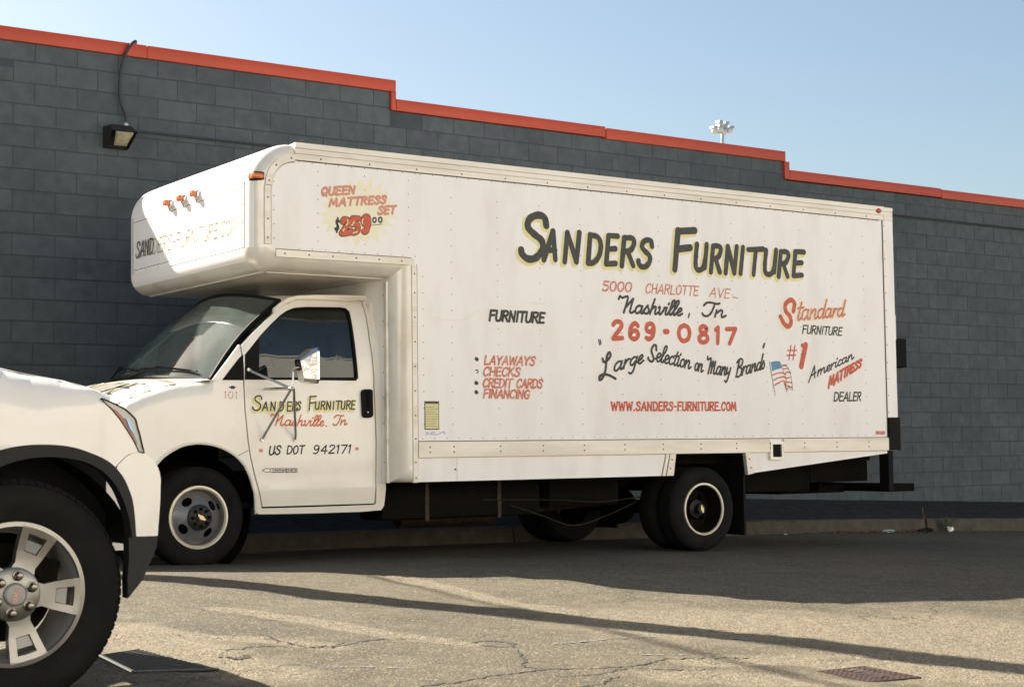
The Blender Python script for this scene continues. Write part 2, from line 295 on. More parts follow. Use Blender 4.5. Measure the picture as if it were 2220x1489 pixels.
# ------------------------------------------------------------------ brush lettering
G = {
'A': (5.4, ['l0,0 3.1,10', 'l3.1,10 5,0', 'l1.2,3.3 4.6,3.3']),
'B': (5, ['l.4,0 .6,10', '.6,10 3.6,9.8 4.4,8 3.4,5.8 1,5.2', '1,5.2 3.8,4.8 4.8,2.6 3.4,.3 .4,0']),
'C': (4.8, ['4.6,8 3.8,9.8 2,9.4 .6,6.6 .4,3 1.6,.3 3.2,.4 4.4,2.2']),
'D': (5, ['l.5,0 .5,10', '.5,10 3.4,9.2 4.8,6.4 4.4,2.6 2.6,.3 .5,0']),
'E': (4.4, ['l.5,0 .6,10', 'l.6,10 4.3,9.8', 'l.6,5.2 3.7,5.4', 'l.5,0 4.2,.2']),
'F': (4.4, ['l.5,0 .6,10', 'l.6,9.8 4.6,10', 'l.6,5.2 3.8,5.6']),
'G': (5, ['4.6,8.2 3.6,9.9 1.8,9.2 .5,6.4 .5,2.8 1.8,.2 3.6,.4 4.5,2 4.5,4.4', 'l4.6,4.5 2.8,4.4']),
'H': (5, ['l.5,0 .6,10', 'l4.4,0 4.5,10', 'l.6,5 4.4,5.2']),
'I': (1.4, ['l.6,0 .8,10']),
'K': (4.8, ['l.5,0 .6,10', 'l4.3,10 .7,4.6', 'l1.8,6 4.5,0']),
'L': (4.2, ['l.6,10 .4,0', 'l.4,.1 4.1,.3']),
'M': (6.6, ['l.2,0 1.2,10', 'l1.2,10 3.2,2.4', 'l3.2,2.4 5.2,10', 'l5.2,10 6,0']),
'N': (5.2, ['l.4,0 .6,10', 'l.6,10 4.3,0', 'l4.3,0 4.6,10']),
'O': (5, ['2.6,10 .8,8 .4,4.4 1.4,.6 2.8,.1 4.4,2.2 4.7,6 3.8,9.2 2.4,10']),
'P': (4.6, ['l.4,0 .6,10', '.6,10 3.6,9.7 4.4,7.8 3.4,5.4 .8,4.8']),
'Q': (5, ['2.6,10 .8,8 .4,4.4 1.4,.6 2.8,.1 4.4,2.2 4.7,6 3.8,9.2 2.4,10', 'l2.6,2.6 4.6,-1']),
'R': (4.8, ['l.4,0 .6,10', '.6,10 3.6,9.8 4.3,7.9 3.2,5.6 .8,5', 'l2.2,5 4.6,0']),
'S': (4.6, ['4.5,7.6 4,9.5 2.6,10 1.2,9 1.1,7.2 2.4,5.6 3.8,4.2 4.1,2.2 3,.3 1.5,0 .3,1.2 .1,2.4']),
'T': (4.6, ['l2.4,0 2.6,9.8', 'l.1,9.8 5,10']),
'U': (4.8, ['.5,10 .4,4 .8,.9 2.2,0 3.8,1 4.4,4', 'l4.4,1 4.6,10']),
'V': (4.8, ['l.2,10 2.4,0', 'l2.4,0 4.8,10']),
'W': (6.8, ['l.3,10 1.6,0', 'l1.6,0 3.4,8.4', 'l3.4,8.4 5,0', 'l5,0 6.6,10']),
'Y': (4.8, ['l.2,10 2.4,4.8', 'l4.8,10 2.4,4.8', 'l2.4,4.8 2.2,0']),
'0': (4.8, ['2.4,10 .8,8.4 .3,4.8 1,1.2 2.4,0 4,1.4 4.6,5 4,8.6 2.3,10']),
'1': (2, ['l1.2,0 1.4,10', 'l.2,8.4 1.4,10']),
'2': (4.6, ['.3,8.2 1.4,9.9 3.4,9.8 4.2,8 3.4,5.6 1.6,2.8 .3,.3', 'l.3,.2 4.5,.5']),
'3': (4.4, ['.4,9.6 2.6,10 3.9,8.4 3.2,6 1.6,5.4', '1.6,5.4 3.6,4.8 4.2,2.6 3.2,.4 1.4,0 .2,1']),
'4': (4.8, ['l3.4,0 3.6,10', 'l3.5,10 .2,3.4', 'l.2,3.3 4.8,3.5']),
'5': (4.6, ['l1,9.9 4.4,10', 'l1,9.9 .7,5.8', '.7,5.8 2.6,6.2 4.2,5 4.2,2.2 2.8,.2 .9,.3 .1,1.6']),
'6': (4.6, ['4.2,8.4 3,10 1.4,8.8 .4,5.6 .5,2 1.8,.1 3.6,.6 4.4,2.8 3.6,5 1.8,5.2 .6,3.8']),
'7': (4.4, ['l.2,9.7 4.5,9.9', 'l4.5,9.9 1.6,0']),
'8': (4.6, ['3.8,8.6 2.4,10 .9,8.8 1,6.9 2.4,5.4 4,3.8 4.2,1.6 2.6,0 .8,.8 .4,2.8 1.6,4.8 3.4,6.4 3.9,8.4']),
'9': (4.6, ['4,7 2.6,4.8 1,5.4 .5,7.4 1.2,9.6 2.8,10 4,8.6 4.2,5.4 3.6,2 2,.1 .5,.9']),
'-': (3, ['l.3,4.6 2.4,4.8']), '.': (1.4, ['l.5,.2 .8,.3']), ',': (1.6, ['l1.2,1.4 .2,-1.4']), '~': (4, ['.2,.6 1.2,1.6 2.4,.6 3.8,1.4']),
'$': (4.6, ['4.2,7.6 3,9 1.4,8.4 1.2,6.4 3.4,4.4 3.8,2.2 2.4,.8 .6,1.4 .1,2.4', 'l2.2,-.8 2.6,10.6']),
'#': (5, ['l1.2,0 2.2,10', 'l3.2,0 4.2,10', 'l.2,3 4.6,3.2', 'l.6,6.4 5,6.6']),
'"': (2, ['l.4,10 .8,6.8', 'l1.3,10 1.7,6.8']),
'a': (5.4, ['3.8,4.4 2.2,5 .7,3.6 .6,1.2 1.8,0 3.4,1.4 4.1,4.8', '4.1,4.8 3.9,1 4.6,0 5.8,1.3']),
'c': (3.8, ['3.4,4.2 2.3,5 .8,3.6 .7,1.2 1.9,0 4.2,1.3']),
'd': (5.4, ['3.8,4.4 2.2,5 .7,3.6 .6,1.2 1.8,0 3.4,1.2 4,3', '5,10 3.9,1 4.6,0 5.8,1.3']),
'e': (3.7, ['-.2,1.3 2.4,2.8 3,4.3 2,5 .8,3.6 .8,1.2 2,0 4.1,1.3']),
'g': (5, ['3.8,4.4 2.2,5 .7,3.6 .7,1.4 2,.5 3.6,2.2', 'l4.1,4.8 3.8,1', '3.8,1 3.4,-2.8 2.1,-4.3 .6,-3.2']),
'h': (5.2, ['l1.8,10 .7,0', '.9,2.4 2.6,4.9 3.6,4.4 3.6,1 4.3,0 5.6,1.3']),
'i': (2.6, ['.9,4.9 .7,1 1.5,0 2.8,1.3', 'l1.5,7 1.7,7.8']),
'l': (2.8, ['-.1,1.3 2.1,5.8 2.9,8.8 2.1,10 1.1,8.2 .8,1.4 1.6,0 2.9,1.3']),
'm': (7.4, ['l.8,4.9 .7,0', '.9,2.4 2.4,4.9 3.1,4.3 3.1,.1', '3.1,2.4 4.7,4.9 5.6,4.3 5.6,1 6.3,0 7.6,1.3']),
'n': (5.4, ['l.8,4.9 .7,0', '.9,2.4 2.6,4.9 3.6,4.4 3.6,1 4.3,0 5.8,1.3']),
'o': (4.2, ['2.3,5 .8,3.8 .7,1.2 1.9,0 3.4,1.3 3.5,3.8 2.3,5 3.6,4 4.6,4.3']),
'r': (3.8, ['l.8,4.9 .7,0', '.9,2.4 2.2,4.7 3.6,4.6']),
's': (3.6, ['-.2,1.2 1.7,5.2 2.1,4.4 3.2,2.2 2.4,.2 .7,.3']),
't': (3.2, ['2,8.4 1,1.2 1.9,0 3.3,1.3', 'l.1,5.6 3.6,6']),
'u': (5.2, ['.6,4.9 .6,1.2 1.7,0 3.3,1.6', '3.7,4.9 3.6,1 4.3,0 5.4,1.3']),
'v': (4.6, ['.2,4.4 .9,4.9 1.2,.9 2.1,0 3.6,2.8 3.9,4.8 4.9,4.2']),
'y': (4.8, ['.4,4.9 .6,2 1.8,1 3.2,2.4', 'l4,4.9 3.5,.5', '3.5,.5 2.9,-3 1.7,-4.3 .3,-3.4']),
'{N': (6, ['-4.4,8.2 -4,10.2 -2.6,9.2 -.6,10.2 .6,9.2 0,0', 'l.3,3 3.6,9.2', '3.8,9 3.4,4 3.4,1 4.4,0 5.8,1.3']),
'{T': (4.6, ['-.6,7.4 .2,9.4 1.8,10 4.6,9.4 6,9.8', '4,9.6 3.2,3 1.8,.2 .2,.4 -.6,2']),
'{M': (7.4, ['-3,10 -2.4,8 -.4,9.2 .6,8 .3,0', 'l.6,3.6 2.6,7.6', 'l2.7,7.6 2.6,.4', 'l2.8,3.6 4.8,7.6', '4.9,7.6 5,1.4 6,0 7.4,1.3']),
'{B': (5.2, ['l1.6,9 .8,0', '-.2,8 2,9.9 4.4,9.2 4.2,6.6 1.6,5.2', '1.6,5.2 4.4,4.6 4.8,1.6 3,0 .7,.5']),
'{A': (5.6, ['l-.6,-1.4 2.8,10', 'l2.8,10 3.8,0', 'l.2,2.6 4.4,4']),
'{L': (6, ['-.6,8 -.2,6 1.4,6.6 3,9.2 2.6,10.4 1.4,9.4 1,5.4 .5,1.4 -1,-1.4 -2.2,-1.6 -2,-.2 -.2,.4 2,-.4 3.6,-1.6']),
}
class Surf:                       # a painted surface: photo point -> (a, b) on it -> 3D
    def __init__(s, kind, q): s.kind = kind; s.q = q
    def ab(s, u, v):
        if s.kind == 'Y':
            y = s.q(6, 0) if callable(s.q) else s.q
            for _ in range(6):
                p = onY(u, v, y)
                if callable(s.q): y = s.q(p[0], p[2])
            return np.array([p[0], p[2]])
        if s.kind == 'X':
            p = onX(u, v, s.q); return np.array([-p[1], p[2]])
        return np.array([u, v])
    def put(s, a, b, off):
        if s.kind == 'Y': return (a, (s.q(a, b) if callable(s.q) else s.q)-off, b)
        if s.kind == 'X': return (s.q-off, -a, b)
        return s.q(a, b, off)
class Paint:
    lvl = 0; cnt = 0
    def __init__(s, surf, off=.0012): s.S = surf; s.mb = MB(); s.off = off; s.done = []
    def cut(s):                                  # start a new word
        if s.mb.v: s.done.append(s.mb); s.mb = MB()
    def ribbon(s, px, w, smooth=True, dx=0, dz=0, jit=.06):
        P = catmull(px) if smooth and len(px) > 2 else [np.array(p, float) for p in px]
        if not smooth and len(px) == 2: P = [P[0], (P[0]+P[1])/2, P[1]]
        P = [s.S.ab(*p)+np.array([dx, dz]) for p in P]
        Q = [P[0]]
        for p in P[1:]:
            if np.linalg.norm(p-Q[-1]) > w*.2: Q.append(p)
        P = Q
        if len(P) < 2: P = [P[0]-[w*.15, 0], P[0]+[w*.15, 0]]
        n = len(P)
        ws = [w/2*(1+jit*math.sin(i*1.3+s.lvl)) for i in range(n)]
        s.lvl += 1
        for i in range(n):
            s.cnt += 1; off = s.off+(s.cnt % 40)*.000013
            d8 = [P[i]+ws[i]*np.array([math.cos(q), math.sin(q)]) for q in np.linspace(0, 2*math.pi, 12, endpoint=False)]
            s.mb.add([s.S.put(*p, off) for p in d8], [tuple(range(12))])
            if i == n-1: break
            s.cnt += 1; off = s.off+(s.cnt % 40)*.000013
            t = P[i+1]-P[i]; t = t/(np.linalg.norm(t)+1e-9); nn = np.array([-t[1], t[0]])
            s.mb.add([s.S.put(*p, off) for p in (P[i]+nn*ws[i], P[i+1]+nn*ws[i+1], P[i+1]-nn*ws[i+1], P[i]-nn*ws[i])], [(0, 1, 2, 3)])
    def glyph(s, ch, box, w, slant=.0, **k):
        x0, x1, yt, yb = box
        W, st = G[ch]
        for q in st:
            sm = q[0] != 'l'
            pts = [tuple(map(float, t.split(','))) for t in q.lstrip('l').split()]
            s.ribbon([(x0+(a/ W)*(x1-x0)+slant*(b/10)*(yb-yt), yb-(b/10)*(yb-yt)) for a, b in pts], w, sm, **k)
    def text(s, txt, p0, p1, h0, h1, w, slant=.25, sp=1.0, **k):
        toks = []; i = 0
        while i < len(txt):
            if txt[i] == '{': toks.append(txt[i:i+2]); i += 2
            else: toks.append(txt[i]); i += 1
        Ws = [(3.2 if t == ' ' else G[t][0]+sp) for t in toks]; tot = sum(Ws)-sp; acc = 0
        s.cut()
        for t, wd in zip(toks, Ws):
            if t == ' ': s.cut()
            if t != ' ':
                def P(a, b, acc=acc):
                    f = (acc+a)/tot
                    f = f*(1+.10*(1-f))if h1 < h0*.97 else f
                    h = h0+(h1-h0)*f
                    return (p0[0]+(p1[0]-p0[0])*f+slant*(b/10)*h, p0[1]+(p1[1]-p0[1])*f-(b/10)*h)
                for q in G[t][1]:
                    sm = q[0] != 'l'
                    pts = [tuple(map(float, z.split(','))) for z in q.lstrip('l').split()]
                    s.ribbon([P(*z) for z in pts], w, sm, **k)
            acc += wd
    def poly(s, px, lift=0):
        s.mb.add([s.S.put(*s.S.ab(*p), s.off+lift) for p in px], [tuple(range(len(px)))])
    def build(s, name, m_, parent, label=None):
        s.cut()
        for q in s.done:
            o = q.build(name, m_, parent, smooth=0, recalc=False)
            if label: o['label'] = label
        return o
def zp(org, sc): return lambda x, y: (org[0]+x/sc, org[1]+y/sc)
def zb(org, sc): return lambda x0, x1, y0, y1: (org[0]+x0/sc, org[0]+x1/sc, org[1]+y0/sc, org[1]+y1/sc)

# ================================================================== STREET
_c = (-1.03179, -0.05151, 0.07695, 0.00451, -0.00122, -0.00505)
def gz(x, y):
    x = np.clip(x, -2, 19); y = np.clip(y, 2, 12.95)
    return _c[0]+_c[1]*x+_c[2]*y+_c[3]*x*y+_c[4]*x*x+_c[5]*y*y
def hit(u, v):
    d = ray(u, v); z = -.85
    for _ in range(60):
        p = d*(z/d[2]); z = .5*z+.5*float(gz(p[0], p[1]))
    return p
def vnoise(x, y, seed):
    xi = np.floor(x).astype(np.int64); yi = np.floor(y).astype(np.int64); fx = x-xi; fy = y-yi
    fx = fx*fx*(3-2*fx); fy = fy*fy*(3-2*fy)
    def h(a, b):
        n = (a*374761393+b*668265263+seed*982451653) & 0xffffffff
        n = ((n ^ (n >> 13))*1274126177) & 0xffffffff
        return ((n ^ (n >> 16)) & 0xffff)/65535.
    return (h(xi, yi)*(1-fx)+h(xi+1, yi)*fx)*(1-fy)+(h(xi, yi+1)*(1-fx)+h(xi+1, yi+1)*fx)*fy
def fbm(x, y, s, o=4):
    r = 0; a = 1; t = 0
    for i in range(o):
        r = r+a*vnoise(x*2**i, y*2**i, s+i); t += a; a *= .5
    return r/t
# bands where the surface has worn down to coarse stone
worn = []
for pts, wd, am in [
        ([(860, 1250), (950, 1272), (1100, 1305), (1250, 1325), (1450, 1345), (1600, 1358)], .13, 1.),
        ([(480, 1322), (620, 1338), (760, 1358), (880, 1378), (1000, 1390)], .10, 1.),
        ([(330, 1372), (450, 1382), (560, 1388), (700, 1400)], .12, .9),
        ([(230, 1362), (330, 1395), (420, 1430), (560, 1460)], .28, .8),
        ([(1520, 1432), (1700, 1428), (1800, 1438), (1900, 1440)], .16, 1.),
        ([(1500, 1465), (1650, 1478), (1760, 1485)], .25, .7),
        ([(1500, 1345), (1750, 1360), (2000, 1372), (2220, 1380)], .9, .75),
        ([(2000, 1440), (2220, 1440)], .6, .8)]:
    worn.append(([hit(*p)[:2] for p in pts], wd, am))
def worn_mask(x, y):
    mk = np.zeros_like(x)
    for pts, wd, am in worn:
        d = np.full_like(x, 9.)
        for a, b in zip(pts[:-1], pts[1:]):
            ab = b-a; t = np.clip(((x-a[0])*ab[0]+(y-a[1])*ab[1])/(ab@ab), 0, 1)
            d = np.minimum(d, np.hypot(x-a[0]-t*ab[0], y-a[1]-t*ab[1]))
        mk = np.maximum(mk, am*np.clip(1.5-d/wd, 0, 1))
    return mk
def axis(lo, hi, fine, outs):
    a = list(np.arange(lo, hi, fine)); 
    return np.array(sorted(set([-o for o in ()])|set(a)|set(outs)))
xs = axis(1.2, 13.5, .024, [-400, -150, -60, -30, -15, -8, -4, -2, -1, 0, .4, .8, 1.05, 13.6, 13.8, 14.2, 14.8, 15.5, 16.5, 17.5, 18.5, 19.0, 21, 24, 30, 40, 80, 150, 400])
ys = axis(3.9, 9.6, .024, [-400, -150, -60, -30, -15, -8, -4, -1, 0, 1, 2, 2.6, 3.1, 3.5, 3.7, 3.82, 9.7, 9.85, 10.05, 10.3, 10.6, 10.9, 11.2, 11.6, 12, 12.4, 12.7, 12.85, 12.97])
Xg, Yg = np.meshgrid(xs, ys)
mk = worn_mask(Xg, Yg)
n1 = fbm(Xg*7, Yg*7, 3, 4)
mk2 = np.clip(mk*1.5-.9*n1+.1*mk, 0, 1)
near = np.clip((Xg+6)/6, 0, 1)*np.clip((30-Xg)/10, 0, 1)
Zg = gz(Xg, Yg)+near*((fbm(Xg*.9, Yg*.9, 11, 3)-.5)*.05*np.clip((Yg-1)/3, 0, 1)*np.clip((12.9-Yg)/2, 0, 1)
                      + (fbm(Xg*6, Yg*6, 5, 3)-.5)*.007)
Zg += .045*np.exp(-((Xg-3.7)**2+(Yg-9.5)**2)/1.6)
stone = vnoise(Xg*38, Yg*38, 21)
inb = (Xg > 1.2) & (Xg < 13.5) & (Yg > 3.8) & (Yg < 9.7)
Zg += np.where(inb, mk2*(-.006+(stone-.4)*.009)+(vnoise(Xg*30, Yg*30, 9)-.5)*.0016, 0)
nx, ny = len(xs), len(ys)
me = bpy.data.meshes.new('asphalt_road')
idx = np.arange(nx*ny).reshape(ny, nx)
quads = np.stack([idx[:-1, :-1], idx[:-1, 1:], idx[1:, 1:], idx[1:, :-1]], -1).reshape(-1, 4)
me.vertices.add(nx*ny); me.vertices.foreach_set('co', np.stack([Xg, Yg, Zg], -1).astype(np.float32).ravel())
me.loops.add(quads.size); me.loops.foreach_set('vertex_index', quads.astype(np.int32).ravel())
me.polygons.add(len(quads)); me.polygons.foreach_set('loop_start', np.arange(0, quads.size, 4, dtype=np.int32)); me.polygons.foreach_set('loop_total', np.full(len(quads), 4, dtype=np.int32))
me.update(calc_edges=True); me.polygons.foreach_set('use_smooth', [True]*len(me.polygons))
at = me.attributes.new('worn', 'FLOAT', 'POINT'); at.data.foreach_set('value', mk2.astype(np.float32).ravel())
road = setp(link('asphalt_road', me), 'worn grey asphalt street with cracks and coarse worn bands', kind='structure')
def road_mat():
    m_ = bpy.data.materials.new('asphalt'); m_.use_nodes = True; n = m_.node_tree; L = n.links.new; b = n.nodes['Principled BSDF']
    tc = n.nodes.new('ShaderNodeTexCoord'); g = tc.outputs['Object']
    def noise(sc, d=6, r=.55):
        q = n.nodes.new('ShaderNodeTexNoise'); q.inputs['Scale'].default_value = sc; q.inputs['Detail'].default_value = d; q.inputs['Roughness'].default_value = r; L(g, q.inputs[0]); return q.outputs[0]
    def rng(s, a, b_, c, d):
        q = n.nodes.new('ShaderNodeMapRange'); L(s, q.inputs[0]); q.inputs[1].default_value = a; q.inputs[2].default_value = b_; q.inputs[3].default_value = c; q.inputs[4].default_value = d; return q.outputs[0]
    def mix(f, a, b_, mode='MIX'):
        q = n.nodes.new('ShaderNodeMix'); q.data_type = 'RGBA'; q.blend_type = mode
        for s, i in ((f, 0), (a, 6), (b_, 7)):
            if hasattr(s, 'links') or not isinstance(s, (tuple, float)): L(s, q.inputs[i])
            else: q.inputs[i].default_value = s if isinstance(s, float) else (*s, 1)
        return q.outputs[2]
    base = mix(rng(noise(.9, 4), .35, .65, 0, 1), (.072, .063, .044), (.098, .085, .058))
    base = mix(rng(noise(6, 5), .45, .7, 0, .6), base, (.128, .111, .078))
    base = mix(rng(noise(2.3, 6, .7), .56, .68, 0, .55), base, (.058, .051, .039))
    base = mix(rng(noise(.45, 5, .6), .54, .64, 0, .5), base, (.044, .039, .030))
    # aggregate: single stones lighter and darker
    vo = n.nodes.new('ShaderNodeTexVoronoi'); vo.inputs['Scale'].default_value = 95; L(g, vo.inputs[0])
    sep = n.nodes.new('ShaderNodeSeparateColor'); L(vo.outputs['Color'], sep.inputs[0])
    base = mix(rng(sep.outputs[0], .80, .95, 0, .55), base, (.26, .225, .155))
    base = mix(rng(sep.outputs[1], .84, .96, 0, .6), base, (.04, .036, .03))
    at = n.nodes.new('ShaderNodeAttribute'); at.attribute_name = 'worn'
    stones = mix(rng(sep.outputs[2], .2, .8, 0, 1), (.115, .098, .068), (.235, .20, .14))
    stones = mix(rng(sep.outputs[0], .75, .95, 0, .8), stones, (.05, .043, .033))
    base = mix(rng(at.outputs['Fac'], .05, .6, 0, .85), base, stones)
    # fine cracks
    vc = n.nodes.new('ShaderNodeTexVoronoi'); vc.feature = 'DISTANCE_TO_EDGE'; vc.inputs['Scale'].default_value = .8
    nz = n.nodes.new('ShaderNodeTexNoise'); nz.inputs['Scale'].default_value = 5; nz.inputs['Detail'].default_value = 6; L(g, nz.inputs[0])
    va = n.nodes.new('ShaderNodeMix'); va.data_type = 'RGBA'; va.blend_type = 'LINEAR_LIGHT'; va.inputs[0].default_value = .22; L(g, va.inputs[6]); L(nz.outputs['Color'], va.inputs[7]); L(va.outputs[2], vc.inputs[0])
    cr = rng(vc.outputs[0], .0, .010, 1, 0)
    gate = rng(noise(.55, 3), .50, .60, 0, 1)
    mu = n.nodes.new('ShaderNodeMath'); mu.operation = 'MULTIPLY'; L(cr, mu.inputs[0]); L(gate, mu.inputs[1])
    base = mix(rng(mu.outputs[0], 0, 1, 0, .8), base, (.03, .026, .02))
    L(base, b.inputs['Base Color']); b.inputs['Roughness'].default_value = .92; b.inputs['Specular IOR Level'].default_value = .25
    ad = n.nodes.new('ShaderNodeMath'); ad.operation = 'MULTIPLY_ADD'; L(vo.outputs['Distance'], ad.inputs[0]); ad.inputs[1].default_value = -1.4
    hz = noise(140, 3); L(hz, ad.inputs[2])
    sb = n.nodes.new('ShaderNodeMath'); sb.operation = 'SUBTRACT'; L(ad.outputs[0], sb.inputs[0]); L(mu.outputs[0], sb.inputs[1])
    bp = n.nodes.new('ShaderNodeBump'); bp.inputs['Strength'].default_value = .9; bp.inputs['Distance'].default_value = .0032; L(sb.outputs[0], bp.inputs['Height']); L(bp.outputs[0], b.inputs['Normal'])
    return m_
me.materials.append(road_mat())
# long open cracks, flat ragged strips with their inner shade painted dark
cb = MB()
def zr(u, v):
    p = hit(u, v); return p
def zat(x, y):
    i = int(np.clip(np.searchsorted(xs, x)-1, 0, nx-2)); j = int(np.clip(np.searchsorted(ys, y)-1, 0, ny-2))
    return float(max(Zg[j, i], Zg[j+1, i], Zg[j, i+1], Zg[j+1, i+1]))
for pts, wd in [([(560, 1372), (620, 1392), (700, 1402), (760, 1395), (860, 1380), (960, 1392), (1020, 1395)], .012),
                ([(480, 1420), (560, 1408), (660, 1404), (760, 1392)], .012),
                ([(1010, 1388), (1060, 1386), (1110, 1392), (1100, 1400), (1040, 1394)], .022),
                ([(1125, 1405), (1135, 1430), (1140, 1445), (1220, 1448)], .012),
                ([(900, 1489), (1000, 1478), (1100, 1462), (1200, 1450), (1330, 1448), (1400, 1440), (1450, 1426), (1540, 1422), (1640, 1424)], .011),
                ([(1200, 1466), (1300, 1462), (1360, 1448)], .010),
                ([(1240, 1489), (1310, 1480), (1340, 1466)], .010),
                ([(1360, 1448), (1500, 1452), (1560, 1446)], .008),
                ([(540, 1424), (520, 1430), (470, 1428)], .03)]:
    P = catmull([hit(*p)[:2] for p in pts], 9); n = len(P); L_ = []; Q_ = []
    for i, p in enumerate(P):
        t = P[min(i+1, n-1)]-P[max(i-1, 0)]; t = t/np.linalg.norm(t); nn = np.array([-t[1], t[0]])
        p = p+nn*R_.uniform(-.012, .012); k = wd*R_.uniform(.3, 1.)*min(1, (i+.5)/3, (n-i)/3)
        a = p+nn*k; b_ = p-nn*k*R_.uniform(.3, 1)
        L_.append((a[0], a[1], zat(*a)+.0012)); Q_.append((b_[0], b_[1], zat(*b_)+.0012))
    cb.add(L_+Q_, [(i, i+1, n+i+1, n+i) for i in range(n-1)])
o = cb.build('crack', M['crack'], road, smooth=0); o['kind'] = 'stuff'
# traces of blue paint
pb = MB()
for pts, wd in [([(690, 1452), (760, 1448), (900, 1450)], .012), ([(1200, 1392), (1280, 1385), (1420, 1378)], .016), ([(1380, 1416), (1480, 1418), (1560, 1424)], .016), ([(1585, 1382), (1620, 1386)], .02)]:
    P = catmull([hit(*p)[:2] for p in pts], 12); n = len(P)
    for i in range(n-1):
        if R_.random() < .5: continue
        a, b_ = P[i], P[i+1]; t = (b_-a)/np.linalg.norm(b_-a); nn = np.array([-t[1], t[0]])*wd*R_.uniform(.4, 1)
        q = [a-nn, b_-nn, b_+nn, a+nn]; cb_z = max(zat(*z_) for z_ in q)+.0015
        pb.add([(z_[0], z_[1], cb_z) for z_ in q], [(0, 1, 2, 3)])
pb.build('paint_trace', M['chalk'], road, smooth=0)['kind'] = 'stuff'
# loose stones of the worn rubble
st = MB()
for pts, wd, am in worn[:6]:
    for k in range(40):
        i = R_.randrange(len(pts)-1); t = R_.random(); p = pts[i]*(1-t)+pts[i+1]*t+np.array([R_.gauss(0, wd*.7), R_.gauss(0, wd*.7)])
        r = R_.uniform(.002, .007); z = zat(*p)
        a = R_.random()*3
        vs = [(p[0]+r*math.cos(a+j*1.57)*R_.uniform(.7, 1.2), p[1]+r*math.sin(a+j*1.57)*R_.uniform(.7, 1.2), z-.001) for j in range(4)]+[(p[0], p[1], z+r*.7)]
        st.add(vs, [(0, 1, 4), (1, 2, 4), (2, 3, 4), (3, 0, 4)])
st.build('loose_gravel', mat('loose_stone', (.20, .17, .12), .9, var=.4, vscale=40), road, smooth=0)['kind'] = 'stuff'
# far ground under everything
gm = MB(); gm.add([(-1500, -1500, -1.75), (1500, -1500, -1.75), (1500, 1500, -1.75), (-1500, 1500, -1.75)], [(0, 1, 2, 3)])
setp(gm.build('ground', M['ground'], smooth=0), 'flat ground reaching the horizon', kind='structure')

# kerb, a row of long stones, and sidewalk
YK = 12.97; YW = 14.75
def zk(x): return float(gz(x, 12.95))+.15
def zw(x): return -.64-.036*max(0, x-13.3) if x > 6 else -.64+.02*(6-x)
kerb = setp(empty('kerb', (9, YK, -1)), 'rough old concrete kerb behind the truck wheels', kind='structure')
x = -6.
while x < 24:
    ln = 3.0; q = MB(); N = 40; top = []; fr = []; bt = []
    for i in range(N+1):
        xx = x+.006+(ln-.012)*i/N; j = R_.uniform(-.018, .018)
        top.append((xx, YK+.17, zk(xx)+.004)); fr.append((xx, YK+.025+j, zk(xx)+R_.uniform(-.012, .006))); bt.append((xx, YK-.005+j*.5, zk(xx)-.24))
    bk = [(a, YK+.17, zk(a)-.24) for a, _, _ in top]
    n = N+1
    q.add(top+fr+bt+bk, [(i, i+1, n+i+1, n+i) for i in range(N)]+[(n+i, n+i+1, 2*n+i+1, 2*n+i) for i in range(N)]+[(0, n, 2*n, 3*n), (N, n+N, 2*n+N, 3*n+N)])
    q.build('kerb_stone', M['kerb'], kerb, smooth=50); x += ln
sw = MB(); sx = list(np.arange(-12, 32, .5)); rows = []
for j in range(5):
    t = j/4
    for a in sx: rows.append((a, YK+.168+(YW+.05-YK-.168)*t, (zk(a)-.002)*(1-t)+zw(a)*t-.01*math.sin(math.pi*t)+R_.uniform(-.004, .004)))
n = len(sx); sw.add(rows, [(j*n+i, j*n+i+1, (j+1)*n+i+1, (j+1)*n+i) for j in range(4) for i in range(n-1)])
setp(sw.build('sidewalk', M['walk'], smooth=60), 'dark narrow sidewalk strip along the block wall', kind='structure')

# ================================================================== BLOCK WALL BUILDING
bld = setp(empty('block_building', (8, YW, -.7)), 'long dark grey painted concrete block building with stepped orange coping', 'building')
XC = 3.15
steps = [(XC, 4.40, 3.60), (4.40, 8.70, 3.847), (8.70, 14.55, 3.639), (14.55, 36., 3.39)]
bk = MB()
for a, b_, t in steps: bk.box(a, b_, YW+.002, YW+.30, -1.75, t)
bk.box(XC, 36, YW+.302, YW+18, -1.75, 3.1)
bk.build('mortar_bed', M['mortar'], bld, smooth=0)
BW, BH, J, JX = .4064, .2032, .0070, .0042
def block_mesh(h=BH, wd=BW):
    q = MB(); c = .0035; W2 = wd-JX; H = h-J
    o_ = [(0, 0, 0), (W2, 0, 0), (W2, 0, H), (0, 0, H)]
    q.add([(0, .005, 0), (W2, .005, 0), (W2, .005, H), (0, .005, H), (c, 0, c), (W2-c, 0, c), (W2-c, 0, H-c), (c, 0, H-c)],
          [(4, 5, 6, 7), (0, 1, 5, 4), (1, 2, 6, 5), (2, 3, 7, 6), (3, 0, 4, 7)])
    return q
variants = []; brickm = [M['brick']]
for k_, f_ in enumerate((.93, .97, 1.04, 1.08)):
    brickm.append(mat('slate_grey_block_paint', tuple(c_*f_ for c_ in (.076, .092, .100)), .7, spec=.25, var=.16, vscale=9, bump=.009, bscale=30, dirt=(.048*f_, .062*f_, .071*f_), dscale=.9, damt=.8))
for bm_ in brickm:
    tmpl = block_mesh().build('block', bm_, bld, smooth=0); variants.append(tmpl.data); bpy.data.objects.remove(tmpl)
cells = []
k0 = -6
